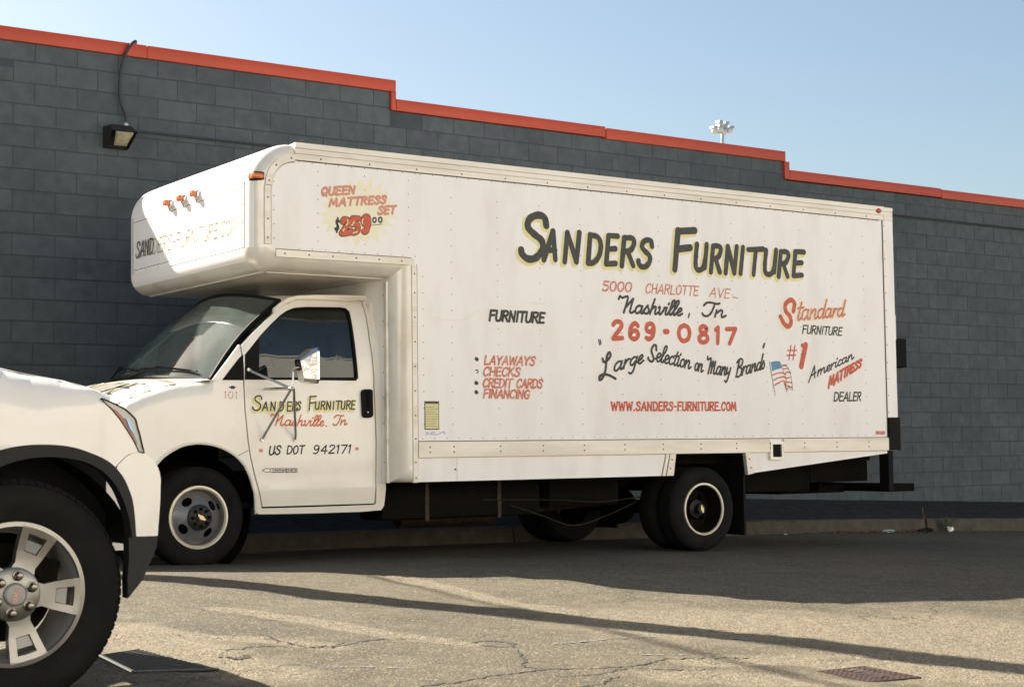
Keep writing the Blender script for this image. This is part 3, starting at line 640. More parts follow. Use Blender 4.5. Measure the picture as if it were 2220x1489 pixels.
for k in range(k0, 20):
    z0 = .011+BH*k; off = (k % 2)*BW/2
    i = -12
    while True:
        x0 = 6.432+off+BW*i; i += 1
        if x0 > 30: break
        if x0+BW < XC+.1: continue
        xa = max(x0, XC+.002)
        top = next(t for a, b_, t in steps if b_ > xa+.01 or b_ == 36.)
        nx_ = next((b_ for a, b_, t in steps if a <= xa+.01 < b_), 36.)
        xb = min(x0+BW, nx_-.036) if (abs(nx_-8.70) < .01 and z0+BH > 3.66) or (abs(nx_-14.55) < .01 and z0+BH > 3.42) else x0+BW
        if xb < xa+.03: continue
        if z0 > top-.03: continue
        h = min(BH, top-z0+.0)
        cells.append((xa, xb-xa, z0, h))
        if xb < x0+BW-.04:
            t2 = next((t for a, b_, t in steps if a <= nx_+.01 < b_), 0); h2 = min(BH, t2-z0)
            if h2 > .03: cells.append((xb, x0+BW-xb, z0, h2))
def visible(x, z):
    u, v, _ = proj((x, YW, z))
    if not (-30 < u < 2250 and -20 < v < 1489): return False
    inside = (u > 640 and u < 1935 and v > 310+.109*(u-640)+8 and v < 1040) or (300 < u < 640 and 420-.36*(u-300) < v < 640) or (u < 240 and v > 870) or (240 < u < 860 and 850 < v)
    return not inside
cells2 = []
for (xa, wd, z0, h) in cells:
    vis = visible(xa+wd/2, z0+h/2); d = proj((xa, YW, z0))[2]
    cells2.append(((0 if vis and wd > BW*.95 and h > BH*.5 else 1, d), xa, wd, z0, h))
cells2.sort(key=lambda t: t[0])
rest = MB()
tmq = block_mesh()
for n_, (key, xa, wd, z0, h) in enumerate(cells2):
    yo = R_.uniform(-.0012, .0012)
    if n_ < 300 and key[0] == 0:
        o = link('block', variants[R_.choice((0, 0, 0, 1, 2, 2, 3, 3, 4))], bld); o.location = (xa+JX/2, YW-.002+yo, z0+J/2)
        o.scale = (1, 1, (h-J)/(BH-J))
    else:
        sx_, sz_ = (wd-JX)/(BW-JX), (h-J)/(BH-J)
        rest.add([(xa+JX/2+a*sx_, YW-.002+yo+b_, z0+J/2+c_*sz_) for a, b_, c_ in tmq.v], tmq.f, R_.choice((0, 0, 0, 1, 2, 2, 3, 3, 4)))
o = rest.build('block', brickm, bld, smooth=0, recalc=False); o['kind'] = 'stuff'
def coping(pts, h, nm='coping'):
    q = MB(); q.box(*pts, h[0], h[1], bev=.004) if False else q.box(pts[0], pts[1], pts[2], pts[3], h[0], h[1], bev=.004); return q.build(nm, M['coping'], bld)
yc0, yc1 = YW-.035, YW+.36
for (a, b_, z0, z1) in [(XC-.04, 4.36, 3.60, 3.725), (4.36, 5.9, 3.847, 3.973), (5.904, 8.725, 3.847, 3.973), (8.732, 11.59, 3.645, 3.770), (11.60, 14.52, 3.628, 3.757), (14.59, 17.5, 3.40, 3.525), (17.504, 36, 3.388, 3.512)]:
    coping((a, b_, yc0, yc1), (z0, z1))
coping((8.665, 8.7255, yc0-.002, yc1+.002), (3.643, 3.846)); coping((14.50, 14.585, yc0-.002, yc1+.002), (3.402, 3.627))
# conduit along the wall
q = MB(); q.tube([(5.75, YW-.03, 3.118), (16, YW-.03, 3.09), (30, YW-.03, 3.05)], .012, 6); q.build('conduit', M['mortar'], bld)

# wall pack lamp with its cable hooked over the coping
lampo = setp(empty('wall_lamp', (5.6, YW-.1, 3.0)), 'dark wall lamp with a yellowed lens and cable over the orange coping', 'wall lamp')
q = MB(); a, b_ = 5.47, 5.745
q.add([(a, YW-.002, 3.13), (b_-.03, YW-.002, 3.13), (b_-.03, YW-.002, 2.925), (a, YW-.002, 2.925),
       (a+.03, YW-.17, 3.13), (b_-.05, YW-.17, 3.13), (b_-.02, YW-.24, 3.06), (a, YW-.24, 3.06), (b_-.05, YW-.10, 2.925), (a+.03, YW-.10, 2.925)],
      [(0, 1, 5, 4), (4, 5, 6, 7), (0, 4, 7, 9, 3), (1, 2, 8, 6, 5), (3, 9, 8, 2), (0, 3, 2, 1)])
q.build('housing', M['bronze'], lampo, smooth=0)
q = MB()
q.add([(a+.04, YW-.235, 3.055), (b_-.06, YW-.235, 3.055), (b_-.09, YW-.14, 2.935), (a+.06, YW-.14, 2.935),
       (a+.05, YW-.262, 3.03), (b_-.07, YW-.262, 3.03), (b_-.10, YW-.185, 2.955), (a+.07, YW-.185, 2.955)],
      [(4, 5, 6, 7), (0, 1, 5, 4), (1, 2, 6, 5), (2, 3, 7, 6), (3, 0, 4, 7)])
q.build('lens', M['prism'], lampo, smooth=0)
pts = [onY(*p, YW-.06) for p in [(273, 268), (272, 250), (262, 225), (259, 190), (262, 150), (272, 118), (284, 97)]]
pts = [Vector(p) for p in pts]+[Vector(onY(294, 90, YW+.0)), Vector((5.84, YW+.12, 4.00)), Vector((5.86, YW+.2, 3.93))]
pts = [Vector(p) for p in catmull([tuple(p) for p in pts], 5)]
q = MB(); q.tube(pts, .014, 7); q.build('cable', M['cable'], lampo)
q = MB(); p = onY(273, 271, YW-.12); q.ell(p, (.025, .025, .025), 8, 6); q.build('connector', M['galv'], lampo)

# ================================================================== BOX TRUCK
truck = setp(empty('box_truck', (8, 11.8, -.9)), 'white box truck with an overhanging attic and hand painted furniture shop lettering', 'truck')
YS, YF = 10.6, 13.10
cargo = None
# body shell
prof = [(11.862, 2.281), (5.41, 2.281), (5.40, 2.281)]
for i in range(1, 13):
    t = math.pi/2*i/12; prof.append((5.40-.33*math.sin(t), 1.951+.33*math.cos(t)))
prof.append((5.07, 1.50))
for i in range(1, 9):
    t = math.pi/2*i/8; prof.append((5.23-.16*math.cos(t), 1.49-.16*math.sin(t)))
prof += [(6.268, 1.33), (6.268, -.255), (6.452, -.255), (6.452, -.068), (11.862, -.068)]
prof = [tuple(p) for p in prof]
rr = []
for (x, z) in prof:
    if x > 6.3 or x == 5.41: rr.append(.004)
    elif z > 2.275: rr.append(.085 if x < 5.42 else .004)
    elif z > 1.93: rr.append(.14-.055*(z-1.93)/.35)
    elif x > 6.2: rr.append(.15)
    else: rr.append(.14)
rr[prof.index((6.452, -.255))] = .004
N = len(prof)
def offs(r_scale):
    out = []
    for i in range(N):
        a = np.array(prof[i-1]); b = np.array(prof[i]); c = np.array(prof[(i+1) % N])
        t1 = (b-a)/np.linalg.norm(b-a); t2 = (c-b)/np.linalg.norm(c-b)
        n1 = np.array([-t1[1], t1[0]]); n2 = np.array([-t2[1], t2[0]]); nn = n1+n2; nn = nn/np.linalg.norm(nn)
        k = 1/max(.5, nn@n1)
        out.append(b+nn*k*rr[i]*r_scale)
    return out
area = sum(prof[i][0]*prof[(i+1) % N][1]-prof[(i+1) % N][0]*prof[i][1] for i in range(N))
sg = 1 if area > 0 else -1
rings = []
K = 7
for k in range(K+1):
    th = math.pi/2*k/K
    o_ = offs(sg*(1-math.sin(th)))
    rings.append([(p[0], YS+rr[i]*(1-math.cos(th)), p[1]) for i, p in enumerate(o_)])
ringsF = [[(x, YF-(y-YS), z) for x, y, z in rg] for rg in rings[::-1]]
q = MB(); allr = rings+ringsF
vs = [p for rg in allr for p in rg]
fs = [(j*N+i, j*N+(i+1) % N, (j+1)*N+(i+1) % N, (j+1)*N+i) for j in range(len(allr)-1) for i in range(N)]
fs += [tuple(range(N)), tuple((len(allr)-1)*N+i for i in range(N))]
q.add(vs, fs)
cargo = q.build('cargo_box', M['box_white'], truck, smooth=28)
cargo.data.materials.append(M['roll']); cargo.data.materials.append(M['front_white'])
for p in cargo.data.polygons:
    c = p.center
    if p.normal.x < -.55 and c.x < 5.25 and c.z > 1.40 and YS+.06 < c.y: p.material_index = 2
    elif c.x < 5.42 and c.z > 1.95: p.material_index = 2 if c.y > YS+.075 else (1 if c.y > YS+.001 else 0)
    elif c.z > 2.27: p.material_index = 2
    elif c.y < YS+.139 and c.y > YS+.001: p.material_index = 1
    elif c.x < 5.3 and c.z < 1.5: p.material_index = 1
    elif p.normal.z < -.9 and c.x < 6.3: p.material_index = 1

PS = Surf('Y', YS-.001)
def strip(name, poly, y0, y1, m_, parent=cargo):
    q = MB(); q.prism(poly, y0, y1); return q.build(name, m_, parent, smooth=0)
def rect(a, b_, c_, d_): return [(a, c_), (b_, c_), (b_, d_), (a, d_)]
# top rail in three extruded steps, with dark joint lines
strip('top_rail', rect(5.402, 11.745, 2.245, 2.286), YS-.020, YS+.02, M['rail'])
strip('top_rail', rect(5.402, 11.745, 2.205, 2.2425), YS-.015, YS+.02, M['rail'])
strip('top_rail', rect(5.402, 11.745, 2.157, 2.2025), YS-.011, YS+.02, M['rail'])
strip('top_rail', rect(11.75, 11.868, 2.245, 2.282), YS-.014, YS+.02, M['rail'])
strip('top_rail', rect(11.69, 11.868, 2.158, 2.242), YS-.0115, YS+.02, M['rail']) if False else None
strip('top_rail', rect(11.75, 11.868, 2.158, 2.2415), YS-.0105, YS+.02, M['rail'])
# corner casting: outer dull band and inner riveted band
def arcband(ri, ro, cx_, cz_, a0, a1, n=14):
    A = [(cx_-ro*math.sin(t), cz_+ro*math.cos(t)) for t in np.linspace(a0, a1, n)]
    B = [(cx_-ri*math.sin(t), cz_+ri*math.cos(t)) for t in np.linspace(a0, a1, n)]
    return A+B[::-1]
def bandmesh(name, ri, ro, cx_, cz_, a0, a1, y0, y1, m_, n=16):
    q = MB()
    for i in range(n-1):
        t0 = a0+(a1-a0)*i/(n-1); t1 = a0+(a1-a0)*(i+1)/(n-1)
        P = lambda r, t: (cx_-r*math.sin(t), cz_+r*math.cos(t))
        a_, b_, c_, d_ = P(ro, t0), P(ro, t1), P(ri, t1), P(ri, t0)
        v = [(p[0], y, p[1]) for y in (y0, y1) for p in (a_, b_, c_, d_)]
        f = [(0, 1, 2, 3), (0, 1, 5, 4), (3, 2, 6, 7)]
        if i == 0: f.append((0, 3, 7, 4))
        if i == n-2: f.append((1, 2, 6, 5))
        q.add(v, f)
    return q.build(name, m_, cargo, smooth=30)
bandmesh('corner_casting', .19, .243, 5.405, 1.951, .0, math.pi/2, YS-.013, YS+.01, M['rail'])
# flanges beside the rolls
strip('corner_flange', rect(5.158, 5.208, 1.515, 1.945), YS-.008, YS+.02, M['rail'])
strip('attic_flange', [(5.25, 1.425), (6.43, 1.425), (6.43, 1.478), (5.25, 1.478)], YS-.008, YS+.02, M['rail'])
strip('post_flange', [(6.412, -.256), (6.4545, -.256), (6.4545, 1.422), (6.412, 1.422)], YS-.009, YS+.02, M['rail'])
strip('post_flange', [(6.252, -.256), (6.272, -.256), (6.272, 1.30), (6.252, 1.30)], YS+.12, YS+.16, M['rail'])
# spherical lower corner cap
q = MB(); n1_, n2_ = 10, 10; cx_, cy_, cz_ = 5.232, YS+.155, 1.492; Rr = .168; vs = []
for i in range(n1_+1):
    for j in range(n2_+1):
        a = math.pi/2*i/n1_; e = math.pi/2*j/n2_
        vs.append((cx_-Rr*math.cos(e)*math.sin(a), cy_-Rr*math.cos(e)*math.cos(a), cz_-Rr*math.sin(e)))
q.add(vs, [(i*(n2_+1)+j, i*(n2_+1)+j+1, (i+1)*(n2_+1)+j+1, (i+1)*(n2_+1)+j) for i in range(n1_) for j in range(n2_)])
q.build('corner_cap', M['roll'], cargo, smooth=60)
# clearance lamp on the corner
q = MB(); q.box(5.075, 5.165, YS+.004, YS+.10, 1.983, 2.047, bev=.012); q.build('lamp_base', M['black'], cargo)
q = MB(); q.lathe(0, 0, [(0, 0)], 3) if False else q.box(5.066, 5.156, YS-.005, YS+.09, 1.992, 2.038, bev=.012); q.build('marker_lamp', M['amber'], cargo)
# post trim
strip('corner_trim', rect(5.09, 5.215, 1.946, 1.982), YS+.004, YS+.14, M['roll']) if False else None
# bottom rail with a hole frame, red marks
strip('bottom_rail', rect(6.456, 10.166, -.063, .056), YS-.016, YS+.02, M['rail'])
strip('bottom_rail', rect(10.337, 11.727, -.063, .056), YS-.016, YS+.02, M['rail'])
for zz in (.026, -.036):
    strip('rail_rib', rect(6.456, 10.166, zz-.002, zz+.002), YS-.0185, YS-.015, M['rail'])
    strip('rail_rib', rect(10.337, 11.727, zz-.002, zz+.002), YS-.0185, YS-.015, M['rail'])
strip('rail_seam', rect(6.456, 11.727, .057, .0635), YS-.004, YS+.01, M['seam'])
strip('rail_seam', rect(5.402, 11.69, 2.149, 2.156), YS-.003, YS+.01, M['seam'])
strip('rail_seam', rect(5.25, 6.41, 1.4795, 1.4845), YS-.003, YS+.01, M['seam'])
strip('rail_seam', rect(5.2095, 5.2135, 1.515, 1.95), YS-.003, YS+.01, M['seam'])
strip('rail_seam', rect(6.4555, 6.462, -.06, 1.43), YS-.003, YS+.01, M['seam'])
bandmesh('rail_seam', .184, .1885, 5.405, 1.951, .0, math.pi/2, YS-.003, YS+.005, M['seam'])
# fuel filler frame
for r4 in (rect(10.168, 10.197, -.135, .03), rect(10.309, 10.335, -.135, .03), rect(10.197, 10.309, .006, .03), rect(10.197, 10.309, -.135, -.109)):
    strip('filler_frame', r4, YS-.020, YS+.03, M['roll'])
strip('filler_dark_plate', rect(10.197, 10.309, -.109, .006), YS-.004, YS+.03, M['black'])  # flat black plate; the hole's inner shade is put in as colour
# rear post
strip('rear_post', rect(11.732, 11.868, .252, 2.156), YS-.009, YS+.12, M['box_white'])
strip('rear_seam', rect(11.722, 11.7315, -.06, 2.156), YS-.004, YS+.01, M['seam'])
strip('dock_bumper', rect(11.732, 11.885, -.065, .250), YS-.022, YS+.18, M['black'])
q = MB(); gp = [onY(*p, YS) for p in [(1938, 680), (1943, 684), (1944, 700), (1944, 722), (1941, 735), (1936, 737)]]
q.tube([(11.86, YS+.03, gp[0][2])]+[(11.905, YS+.03, g[2]) for g in gp[1:5]]+[(11.86, YS+.03, gp[5][2])], .012, 7); q.build('grab_handle', M['roll'], cargo)
q = MB(); q.ell(onY(1904, 457, YS-.012), (.042, .02, .026), 14, 8); q.build('marker_lamp', M['red'], cargo)
strip('red_reflector', rect(11.565, 11.685, .088, .122), YS-.004, YS+.001, M['red'])
# skirts
strip('skirt_panel', [(6.456, -.066), (6.82, -.066), (6.82, -.253), (6.456, -.253)], YS+.012, YS+.03, M['box_white'])
strip('skirt_panel', [(6.824, -.066), (8.955, -.066), (8.905, -.253), (6.824, -.253)], YS+.012, YS+.03, M['box_white'])
strip('skirt_bracket', [(8.962, -.066), (8.996, -.066), (8.948, -.2535), (8.912, -.2535)], YS+.004, YS+.03, M['rail'])
strip('skirt_bracket', [(9.004, -.066), (9.068, -.066), (9.035, -.253), (8.958, -.253)], YS+.000, YS+.04, M['rail'])
strip('skirt_bracket', [(9.880, -.066), (9.945, -.066), (9.985, -.248), (9.905, -.262)], YS+.000, YS+.04, M['rail'])
strip('skirt_panel', [(9.954, -.066), (11.73, -.066), (11.73, -.092), (9.995, -.246)], YS+.012, YS+.03, M['box_white'])
# rivets
rv = MB(); rvs = MB()
def rivet(mb, x, z, y=YS, r=.006, n=6, h=.003):
    vs = [(x+r*math.cos(2*math.pi*k/n), y+.002, z+r*math.sin(2*math.pi*k/n)) for k in range(n)]
    vs += [(x+r*.6*math.cos(2*math.pi*k/n), y-h, z+r*.6*math.sin(2*math.pi*k/n)) for k in range(n)]
    mb.add(vs, [(k, (k+1) % n, n+(k+1) % n, n+k) for k in range(n)]+[tuple(range(n, 2*n))])
cols = [6.78, 7.22, 7.64, 8.06, 8.49, 8.91, 9.34, 9.76, 10.17, 10.60, 11.02, 11.45]
for xc in cols:
    z = .19
    while z < 2.1: rivet(rv, xc, z+R_.uniform(-.002, .002), r=.0055); z += .128
    rivet(rvs, xc, .018, YS-.017, r=.008); rivet(rvs, xc, -.024, YS-.017, r=.008)
for xc in (6.56,): rivet(rvs, xc, .015, YS-.017, r=.008); rivet(rvs, xc, -.024, YS-.017, r=.008)
for xc in (6.515,):
    z = .19
    while z < 1.4: rivet(rv, xc, z, r=.0055); z += .128
for xc in (5.235, 5.60, 6.00, 6.39):
    z = 1.56
    while z < 2.1: rivet(rv, xc, z, r=.0055); z += .105
x = 6.5
while x < 11.7: rivet(rv, x, .082, r=.005); rivet(rv, x, 2.142, r=.005); x += .112
x = 5.44
while x < 6.5: rivet(rv, x, 2.142, r=.005); rivet(rv, x, 1.495, r=.005); x += .112
x = 5.62
while x < 11.6: rivet(rvs, x, 2.178, YS-.012, r=.008); x += .42
for x in (5.32, 5.52, 5.72, 5.92, 6.12, 6.32): rivet(rvs, x, 1.452, YS-.009, r=.008)
for z in (1.56, 1.70, 1.86): rivet(rvs, 5.183, z, YS-.009, r=.008)
for z in (-.22, -.10, .08, .26, .45, .64, .83, 1.02, 1.21, 1.36): rivet(rvs, 6.434, z, YS-.010, r=.008)
for z in (.3, .46, .62, .78, .95, 1.12, 1.28, 1.45, 1.61, 1.78, 1.95, 2.1): rivet(rvs, 11.745, z, YS-.010, r=.006)
for t in (.15, .8, 1.42): rivet(rvs, 5.405-.217*math.sin(t), 1.951+.217*math.cos(t), YS-.014, r=.008)
for x, z in ((9.02, -.115), (9.0, -.19), (9.925, -.12), (9.94, -.2), (6.80, -.16), (5.21, 1.48)): rivet(rvs, x, z, YS-.002, r=.008)
# front rivets (on the x plane)
def rivetx(mb, x, y, z, r=.008, n=6, h=.003):
    vs = [(x+.001, y+r*math.cos(2*math.pi*k/n), z+r*math.sin(2*math.pi*k/n)) for k in range(n)]
    vs += [(x-h, y+r*.6*math.cos(2*math.pi*k/n), z+r*.6*math.sin(2*math.pi*k/n)) for k in range(n)]
    mb.add(vs, [(k, (k+1) % n, n+(k+1) % n, n+k) for k in range(n)]+[tuple(range(n, 2*n))])
y = YS+.22
while y < 12.95: rivetx(rvs, 5.068, y, 1.515, .007); rivetx(rv, 5.07, y+.1, 1.545, .004); y += .26
for z in (1.56, 1.68, 1.82, 1.95): rivetx(rvs, 5.066, YS+.172, z, .007); rivetx(rv, 5.070, YS+.21, z+.04, .004)
for z in (.2, .4, .6, .8, 1.0, 1.2, -.1): rivetx(rvs, 6.268, YS+.19, z, .007)
o = rv.build('panel_rivet', M['rivet'], cargo, smooth=0, recalc=False); o['kind'] = 'stuff'
o = rvs.build('rail_rivet', M['seam'], cargo, smooth=0, recalc=False); o['kind'] = 'stuff'
# front seams and flanges
q = MB(); q.box(5.0688, 5.071, YS+.16, 12.96, 1.944, 1.948); q.build('front_seam', M['seam'], cargo, smooth=0)
q = MB(); q.box(5.0665, 5.071, YS+.16, 12.96, 1.500, 1.535); q.build('front_flange', M['front_white'], cargo, smooth=0)
q = MB(); q.box(5.0685, 5.071, YS+.16, 12.96, 1.536, 1.540); q.build('front_seam', M['seam'], cargo, smooth=0)
q = MB(); q.box(5.0655, 5.071, YS+.150, YS+.19, 1.50, 1.985); q.build('front_flange', M['rail'], cargo, smooth=0)
q = MB(); q.box(5.0655, 5.071, YS+.191, YS+.195, 1.50, 1.985); q.build('front_seam', M['seam'], cargo, smooth=0)
q = MB(); q.box(5.0655, 5.071, 12.92, 12.96, 1.50, 1.985); q.build('front_flange', M['rail'], cargo, smooth=0)
# three small amber lamps over the front seam
for u, v in ((367, 441), (396, 431), (425, 421)):
    d = ray(u, v); t = 5.06/d[0]; p = d*t
    q = MB(); q.box(5.055, 5.078+.012, p[1]-.035, p[1]+.035, p[2]-.03, p[2]+.03, bev=.008); q.tube([(5.05, p[1]-.02, p[2]-.03), (5.066, p[1]-.012, p[2]-.062)], .004, 5); q.tube([(5.05, p[1]+.005, p[2]-.03), (5.066, p[1]-.004, p[2]-.066)], .004, 5)
    q.build('lamp_base', M['chrome'], cargo)
    q = MB(); q.box(5.012, 5.060, p[1]-.030, p[1]+.030, p[2]-.024, p[2]+.026, bev=.012); q.build('marker_lamp', M['amber'], cargo)
# underside frame strips of the attic
q = MB(); q.box(5.25, 6.26, YS+.16, YS+.175, 1.322, 1.333); q.box(5.22, 5.235, YS+.16, 12.94, 1.322, 1.333); q.build('attic_trim', M['rail'], cargo, smooth=0)

# ---- lettering on the box
def lett(surf=PS, off=.0015): return Paint(surf, off)
B = zb((1100, 440), 3.1714)
title = [('S', (85, 255, 85, 385)), ('A', (250, 335, 195, 390)), ('N', (385, 492, 205, 405)), ('D', (545, 636, 220, 415)), ('E', (670, 745, 225, 420)),
         ('R', (778, 868, 240, 432)), ('S', (895, 985, 255, 440)), ('F', (1136, 1262, 190, 458)), ('U', (1282, 1360, 285, 462)), ('R', (1392, 1462, 296, 475)),
         ('N', (1493, 1572, 300, 482)), ('I', (1590, 1618, 305, 485)), ('T', (1640, 1738, 318, 492)), ('U', (1758, 1838, 325, 492)), ('R', (1858, 1928, 335, 505)), ('E', (1958, 2028, 335, 500))]
ha = lett(off=.0008); ti = lett(off=.0028)
for ch, bx in title:
    bb = B(*bx); big = bx[3]-bx[2] > 250
    if big: ha.cut(); ti.cut()
    wd = .062 if big else .050
    sl_ = 0.07
    ha.glyph(ch, bb, wd+.020, sl_, dx=-.016, dz=-.016)
    ti.glyph(ch, bb, wd, sl_, jit=.05)
ha.build('lettering', M['halo'], cargo, 'pale yellow halo of the SANDERS FURNITURE title'); ti.build('lettering', M['ink'], cargo, 'large black painted title SANDERS FURNITURE')
p = lett(); p.text('5000', (1305, 630), (1368, 632.5), 20, 20, .015, .12); p.text('CHARLOTTE', (1399, 635), (1513, 641), 20, 20, .011, .12, .8); p.text('AVE', (1538, 643), (1581, 647), 20, 20, .010, .14); p.text('~', (1588, 646), (1600, 648), 16, 16, .010, 0)
p.build('lettering', M['fadered'], cargo, 'faded red street address 5000 CHARLOTTE AVE')
p = lett(); p.text('{Nashville', (1352, 677.6), (1477, 684), 34, 31, .021, .22, -.1); p.text(',', (1492, 684), (1495, 684), 30, 30, .016, .0); p.text('{Tn', (1524, 685), (1571, 688), 30, 29, .021, .22, -.1)
p.build('lettering', M['ink'], cargo, 'black script Nashville, Tn')
B = zb((1280, 600), 4.9625); p = lett()
for ch, bx in [('2', (238, 345, 482, 668)), ('6', (418, 518, 500, 670)), ('9', (590, 690, 505, 672)), ('0', (942, 1072, 522, 690)), ('8', (1162, 1268, 530, 706)), ('1', (1345, 1385, 545, 712)), ('7', (1462, 1558, 558, 718))]:
    p.glyph(ch, B(*bx), .041, .0, jit=.04)
p.ribbon([zp((1280, 600), 4.9625)(802, 588), zp((1280, 600), 4.9625)(826, 590)], .05, False)
p.build('lettering', M['inkred'], cargo, 'bold red telephone number 269-0817')
Z = zp((1280, 600), 4.9625); p = lett()
p.ribbon([Z(85, 678), Z(100, 732)], .011, False); p.ribbon([Z(102, 674), Z(114, 722)], .011, False); p.cut(); p.ribbon([Z(1878, 712), Z(1862, 768)], .010, False); p.ribbon([Z(1866, 718), Z(1852, 758)], .010, False)
p.cut(); p.ribbon([Z(*a) for a in [(130, 880), (142, 915), (175, 905), (215, 850), (205, 812), (178, 850), (168, 940), (160, 1010), (130, 1085), (98, 1110), (100, 1070), (140, 1050), (200, 1058), (268, 1095)]], .024)
p.text('arge', Z(240, 1022), Z(560, 925), 40, 37, .019, .2, -.2)
p.ribbon([Z(*a) for a in [(708, 790), (705, 740), (680, 738), (655, 790), (672, 850), (680, 890), (655, 912), (625, 890), (622, 868)]], .022)
p.text('election', Z(695, 905), Z(1072, 990), 37, 33, .018, .22, -.25)
p.text('on', Z(1112, 1002), Z(1205, 1026), 33, 33, .018, .2, -.3)
p.text('{Many', Z(1262, 1040), Z(1500, 1062), 36, 34, .018, .2, -.3)
p.text('{B', Z(1555, 1080), Z(1620, 1070), 40, 38, .019, .15, 0); p.text('rands', Z(1622, 1062), Z(1870, 985), 38, 33, .018, .15, -.3)
p.build('lettering', M['ink'], cargo, 'black script Large Selection on Many Brands')
p = lett(); U0 = (1325, 889.5); p.text('WWW.SANDERS-FURNITURE.COM', U0, (1596, 889.5), 18.5, 17.5, .0165, 0, 1.3, jit=0)
# slab serifs of the stencil-like type
tx = 'WWW.SANDERS-FURNITURE.COM'; Ws = [G[t][0]+1.3 for t in tx]; tot = sum(Ws)-1.3; acc = 0
for t, wd in zip(tx, Ws):
    if t in 'NRIUTFDEAWM':
        for e in ((.3, G[t][0]-.3) if t not in 'IT' else (G[t][0]/2,)):
            for bb_ in ((0, 10) if t in 'NIR' else (10,) if t in 'UWT' else (0,)):
                f = (acc+e)/tot; f *= 1+.1*(1-f); xx = 1325+271*f; yy = 889.5-bb_/10*17.6
                p.ribbon([(xx-2.0, yy), (xx+2.0, yy)], .007, False)
    acc += wd
p.build('lettering', M['inkred'], cargo, 'red block web address above the bottom rail')
p = lett(); p.text('FURNITURE', (1060, 694.7), (1179, 700), 22, 21.5, .021, .12, .9); p.build('lettering', M['ink'], cargo, 'small black word FURNITURE left of the address')
Z = zp((1000, 590), 4.803); p = lett()
p.text('LAYAWAYS', Z(238, 960), Z(762, 970), 18.5, 18.5, .0155, .14, .7); p.text('CHECKS', Z(225, 1078), Z(605, 1084), 18.5, 18.5, .0155, .14, .7)
p.text('CREDIT', Z(222, 1197), Z(520, 1202), 18.5, 18.5, .0155, .14, .7); p.text('CARDS', Z(572, 1202), Z(838, 1206), 18.5, 18.5, .0155, .14, .7); p.text('FINANCING', Z(228, 1306), Z(705, 1316), 18, 18, .0155, .14, .7)
p.build('lettering', M['fadered'], cargo, 'faded red list LAYAWAYS CHECKS CREDIT CARDS FINANCING')
p = lett()
for a in ((160, 905), (157, 1153), (157, 1250)): p.ribbon([Z(a[0]-4, a[1]-3), Z(a[0]+4, a[1]+2)], .030, False)
p.ribbon([Z(150, 1018), Z(170, 1020), Z(174, 1038), Z(162, 1048)], .009); p.build('bullet_mark', M['ink'], cargo)
Z = zp((1660, 620), 5.317)
Spts = [(318, 290), (330, 200), (285, 160), (225, 215), (230, 290), (278, 350), (290, 420), (262, 465), (215, 440), (168, 355)]
p = lett(off=.0008); p.ribbon([Z(*a) for a in Spts], .072, dx=-.012, dz=-.01); p.text('tandard', Z(345, 400), Z(897, 350), 46, 34, .038, .14, -.3); p.build('lettering', M['burst'], cargo)
p = lett(off=.0026); p.ribbon([Z(*a) for a in Spts], .046); p.build('lettering', M['inkred'], cargo, 'large red S of Standard')
p = lett(off=.0026); p.text('tandard', Z(348, 395), Z(900, 345), 46, 34, .021, .14, -.3); p.build('lettering', M['fadered'], cargo, 'faded red script Standard')
p = lett(); p.text('FURNITURE', Z(420, 545), Z(875, 570), 17.5, 17, .013, .12, .9); p.text('{American'.replace('{A', '{A'), Z(505, 1085), Z(1010, 835), 28, 22, .014, .1, -.3); p.text('DEALER', Z(782, 1325), Z(1092, 1320), 19, 18, .014, .12, .9)
p.build('lettering', M['ink'], cargo, 'black words FURNITURE American DEALER at the rear')
p = lett(); p.text('#', Z(240, 848), Z(355, 850), 31, 31, .013, .0); p.ribbon([Z(460, 680), Z(435, 800), Z(410, 925)], .058, False, jit=0); p.ribbon([Z(420, 685), Z(460, 675)], .04, False)
p.text('MATTRESS', Z(722, 1180), Z(1098, 925), 25, 16, .023, .1, .5)
p.build('lettering', M['inkred'], cargo, 'red words #1 and MATTRESS')
# painted flag
p = lett(off=.0008); p.poly([Z(57, 877), Z(110, 864), Z(155, 866), Z(185, 945), Z(150, 955), Z(100, 968), Z(75, 985)]); p.build('painted_flag', M['blue'], cargo)
p = lett(off=.0012)
for a in ([(80, 1025), (130, 1005), (190, 1000), (225, 1015), (245, 990), (285, 1000)], [(92, 1085), (140, 1060), (200, 1045), (235, 1060), (290, 1050)], [(105, 1140), (150, 1115), (200, 1092), (235, 1105), (300, 1112)],
          [(200, 918), (235, 915)], [(205, 955), (250, 948)], [(250, 1150), (300, 1165)], [(215, 1120), (240, 1185)], [(225, 1100), (235, 1150)]):
    p.ribbon([Z(*b_) for b_ in a], .014)
p.build('painted_flag', M['fadered'], cargo)
p = lett(off=.0022)
for a in ([(40, 868), (108, 1262)], [(180, 912), (235, 908), (285, 1000), (312, 1200)], [(312, 1200), (262, 1160), (240, 1212), (215, 1110)], [(158, 868), (190, 945), (240, 1090)]):
    p.ribbon([Z(*b_) for b_ in a], .0045, len(a) > 2 and False)
p.build('painted_flag', M['ink'], cargo)
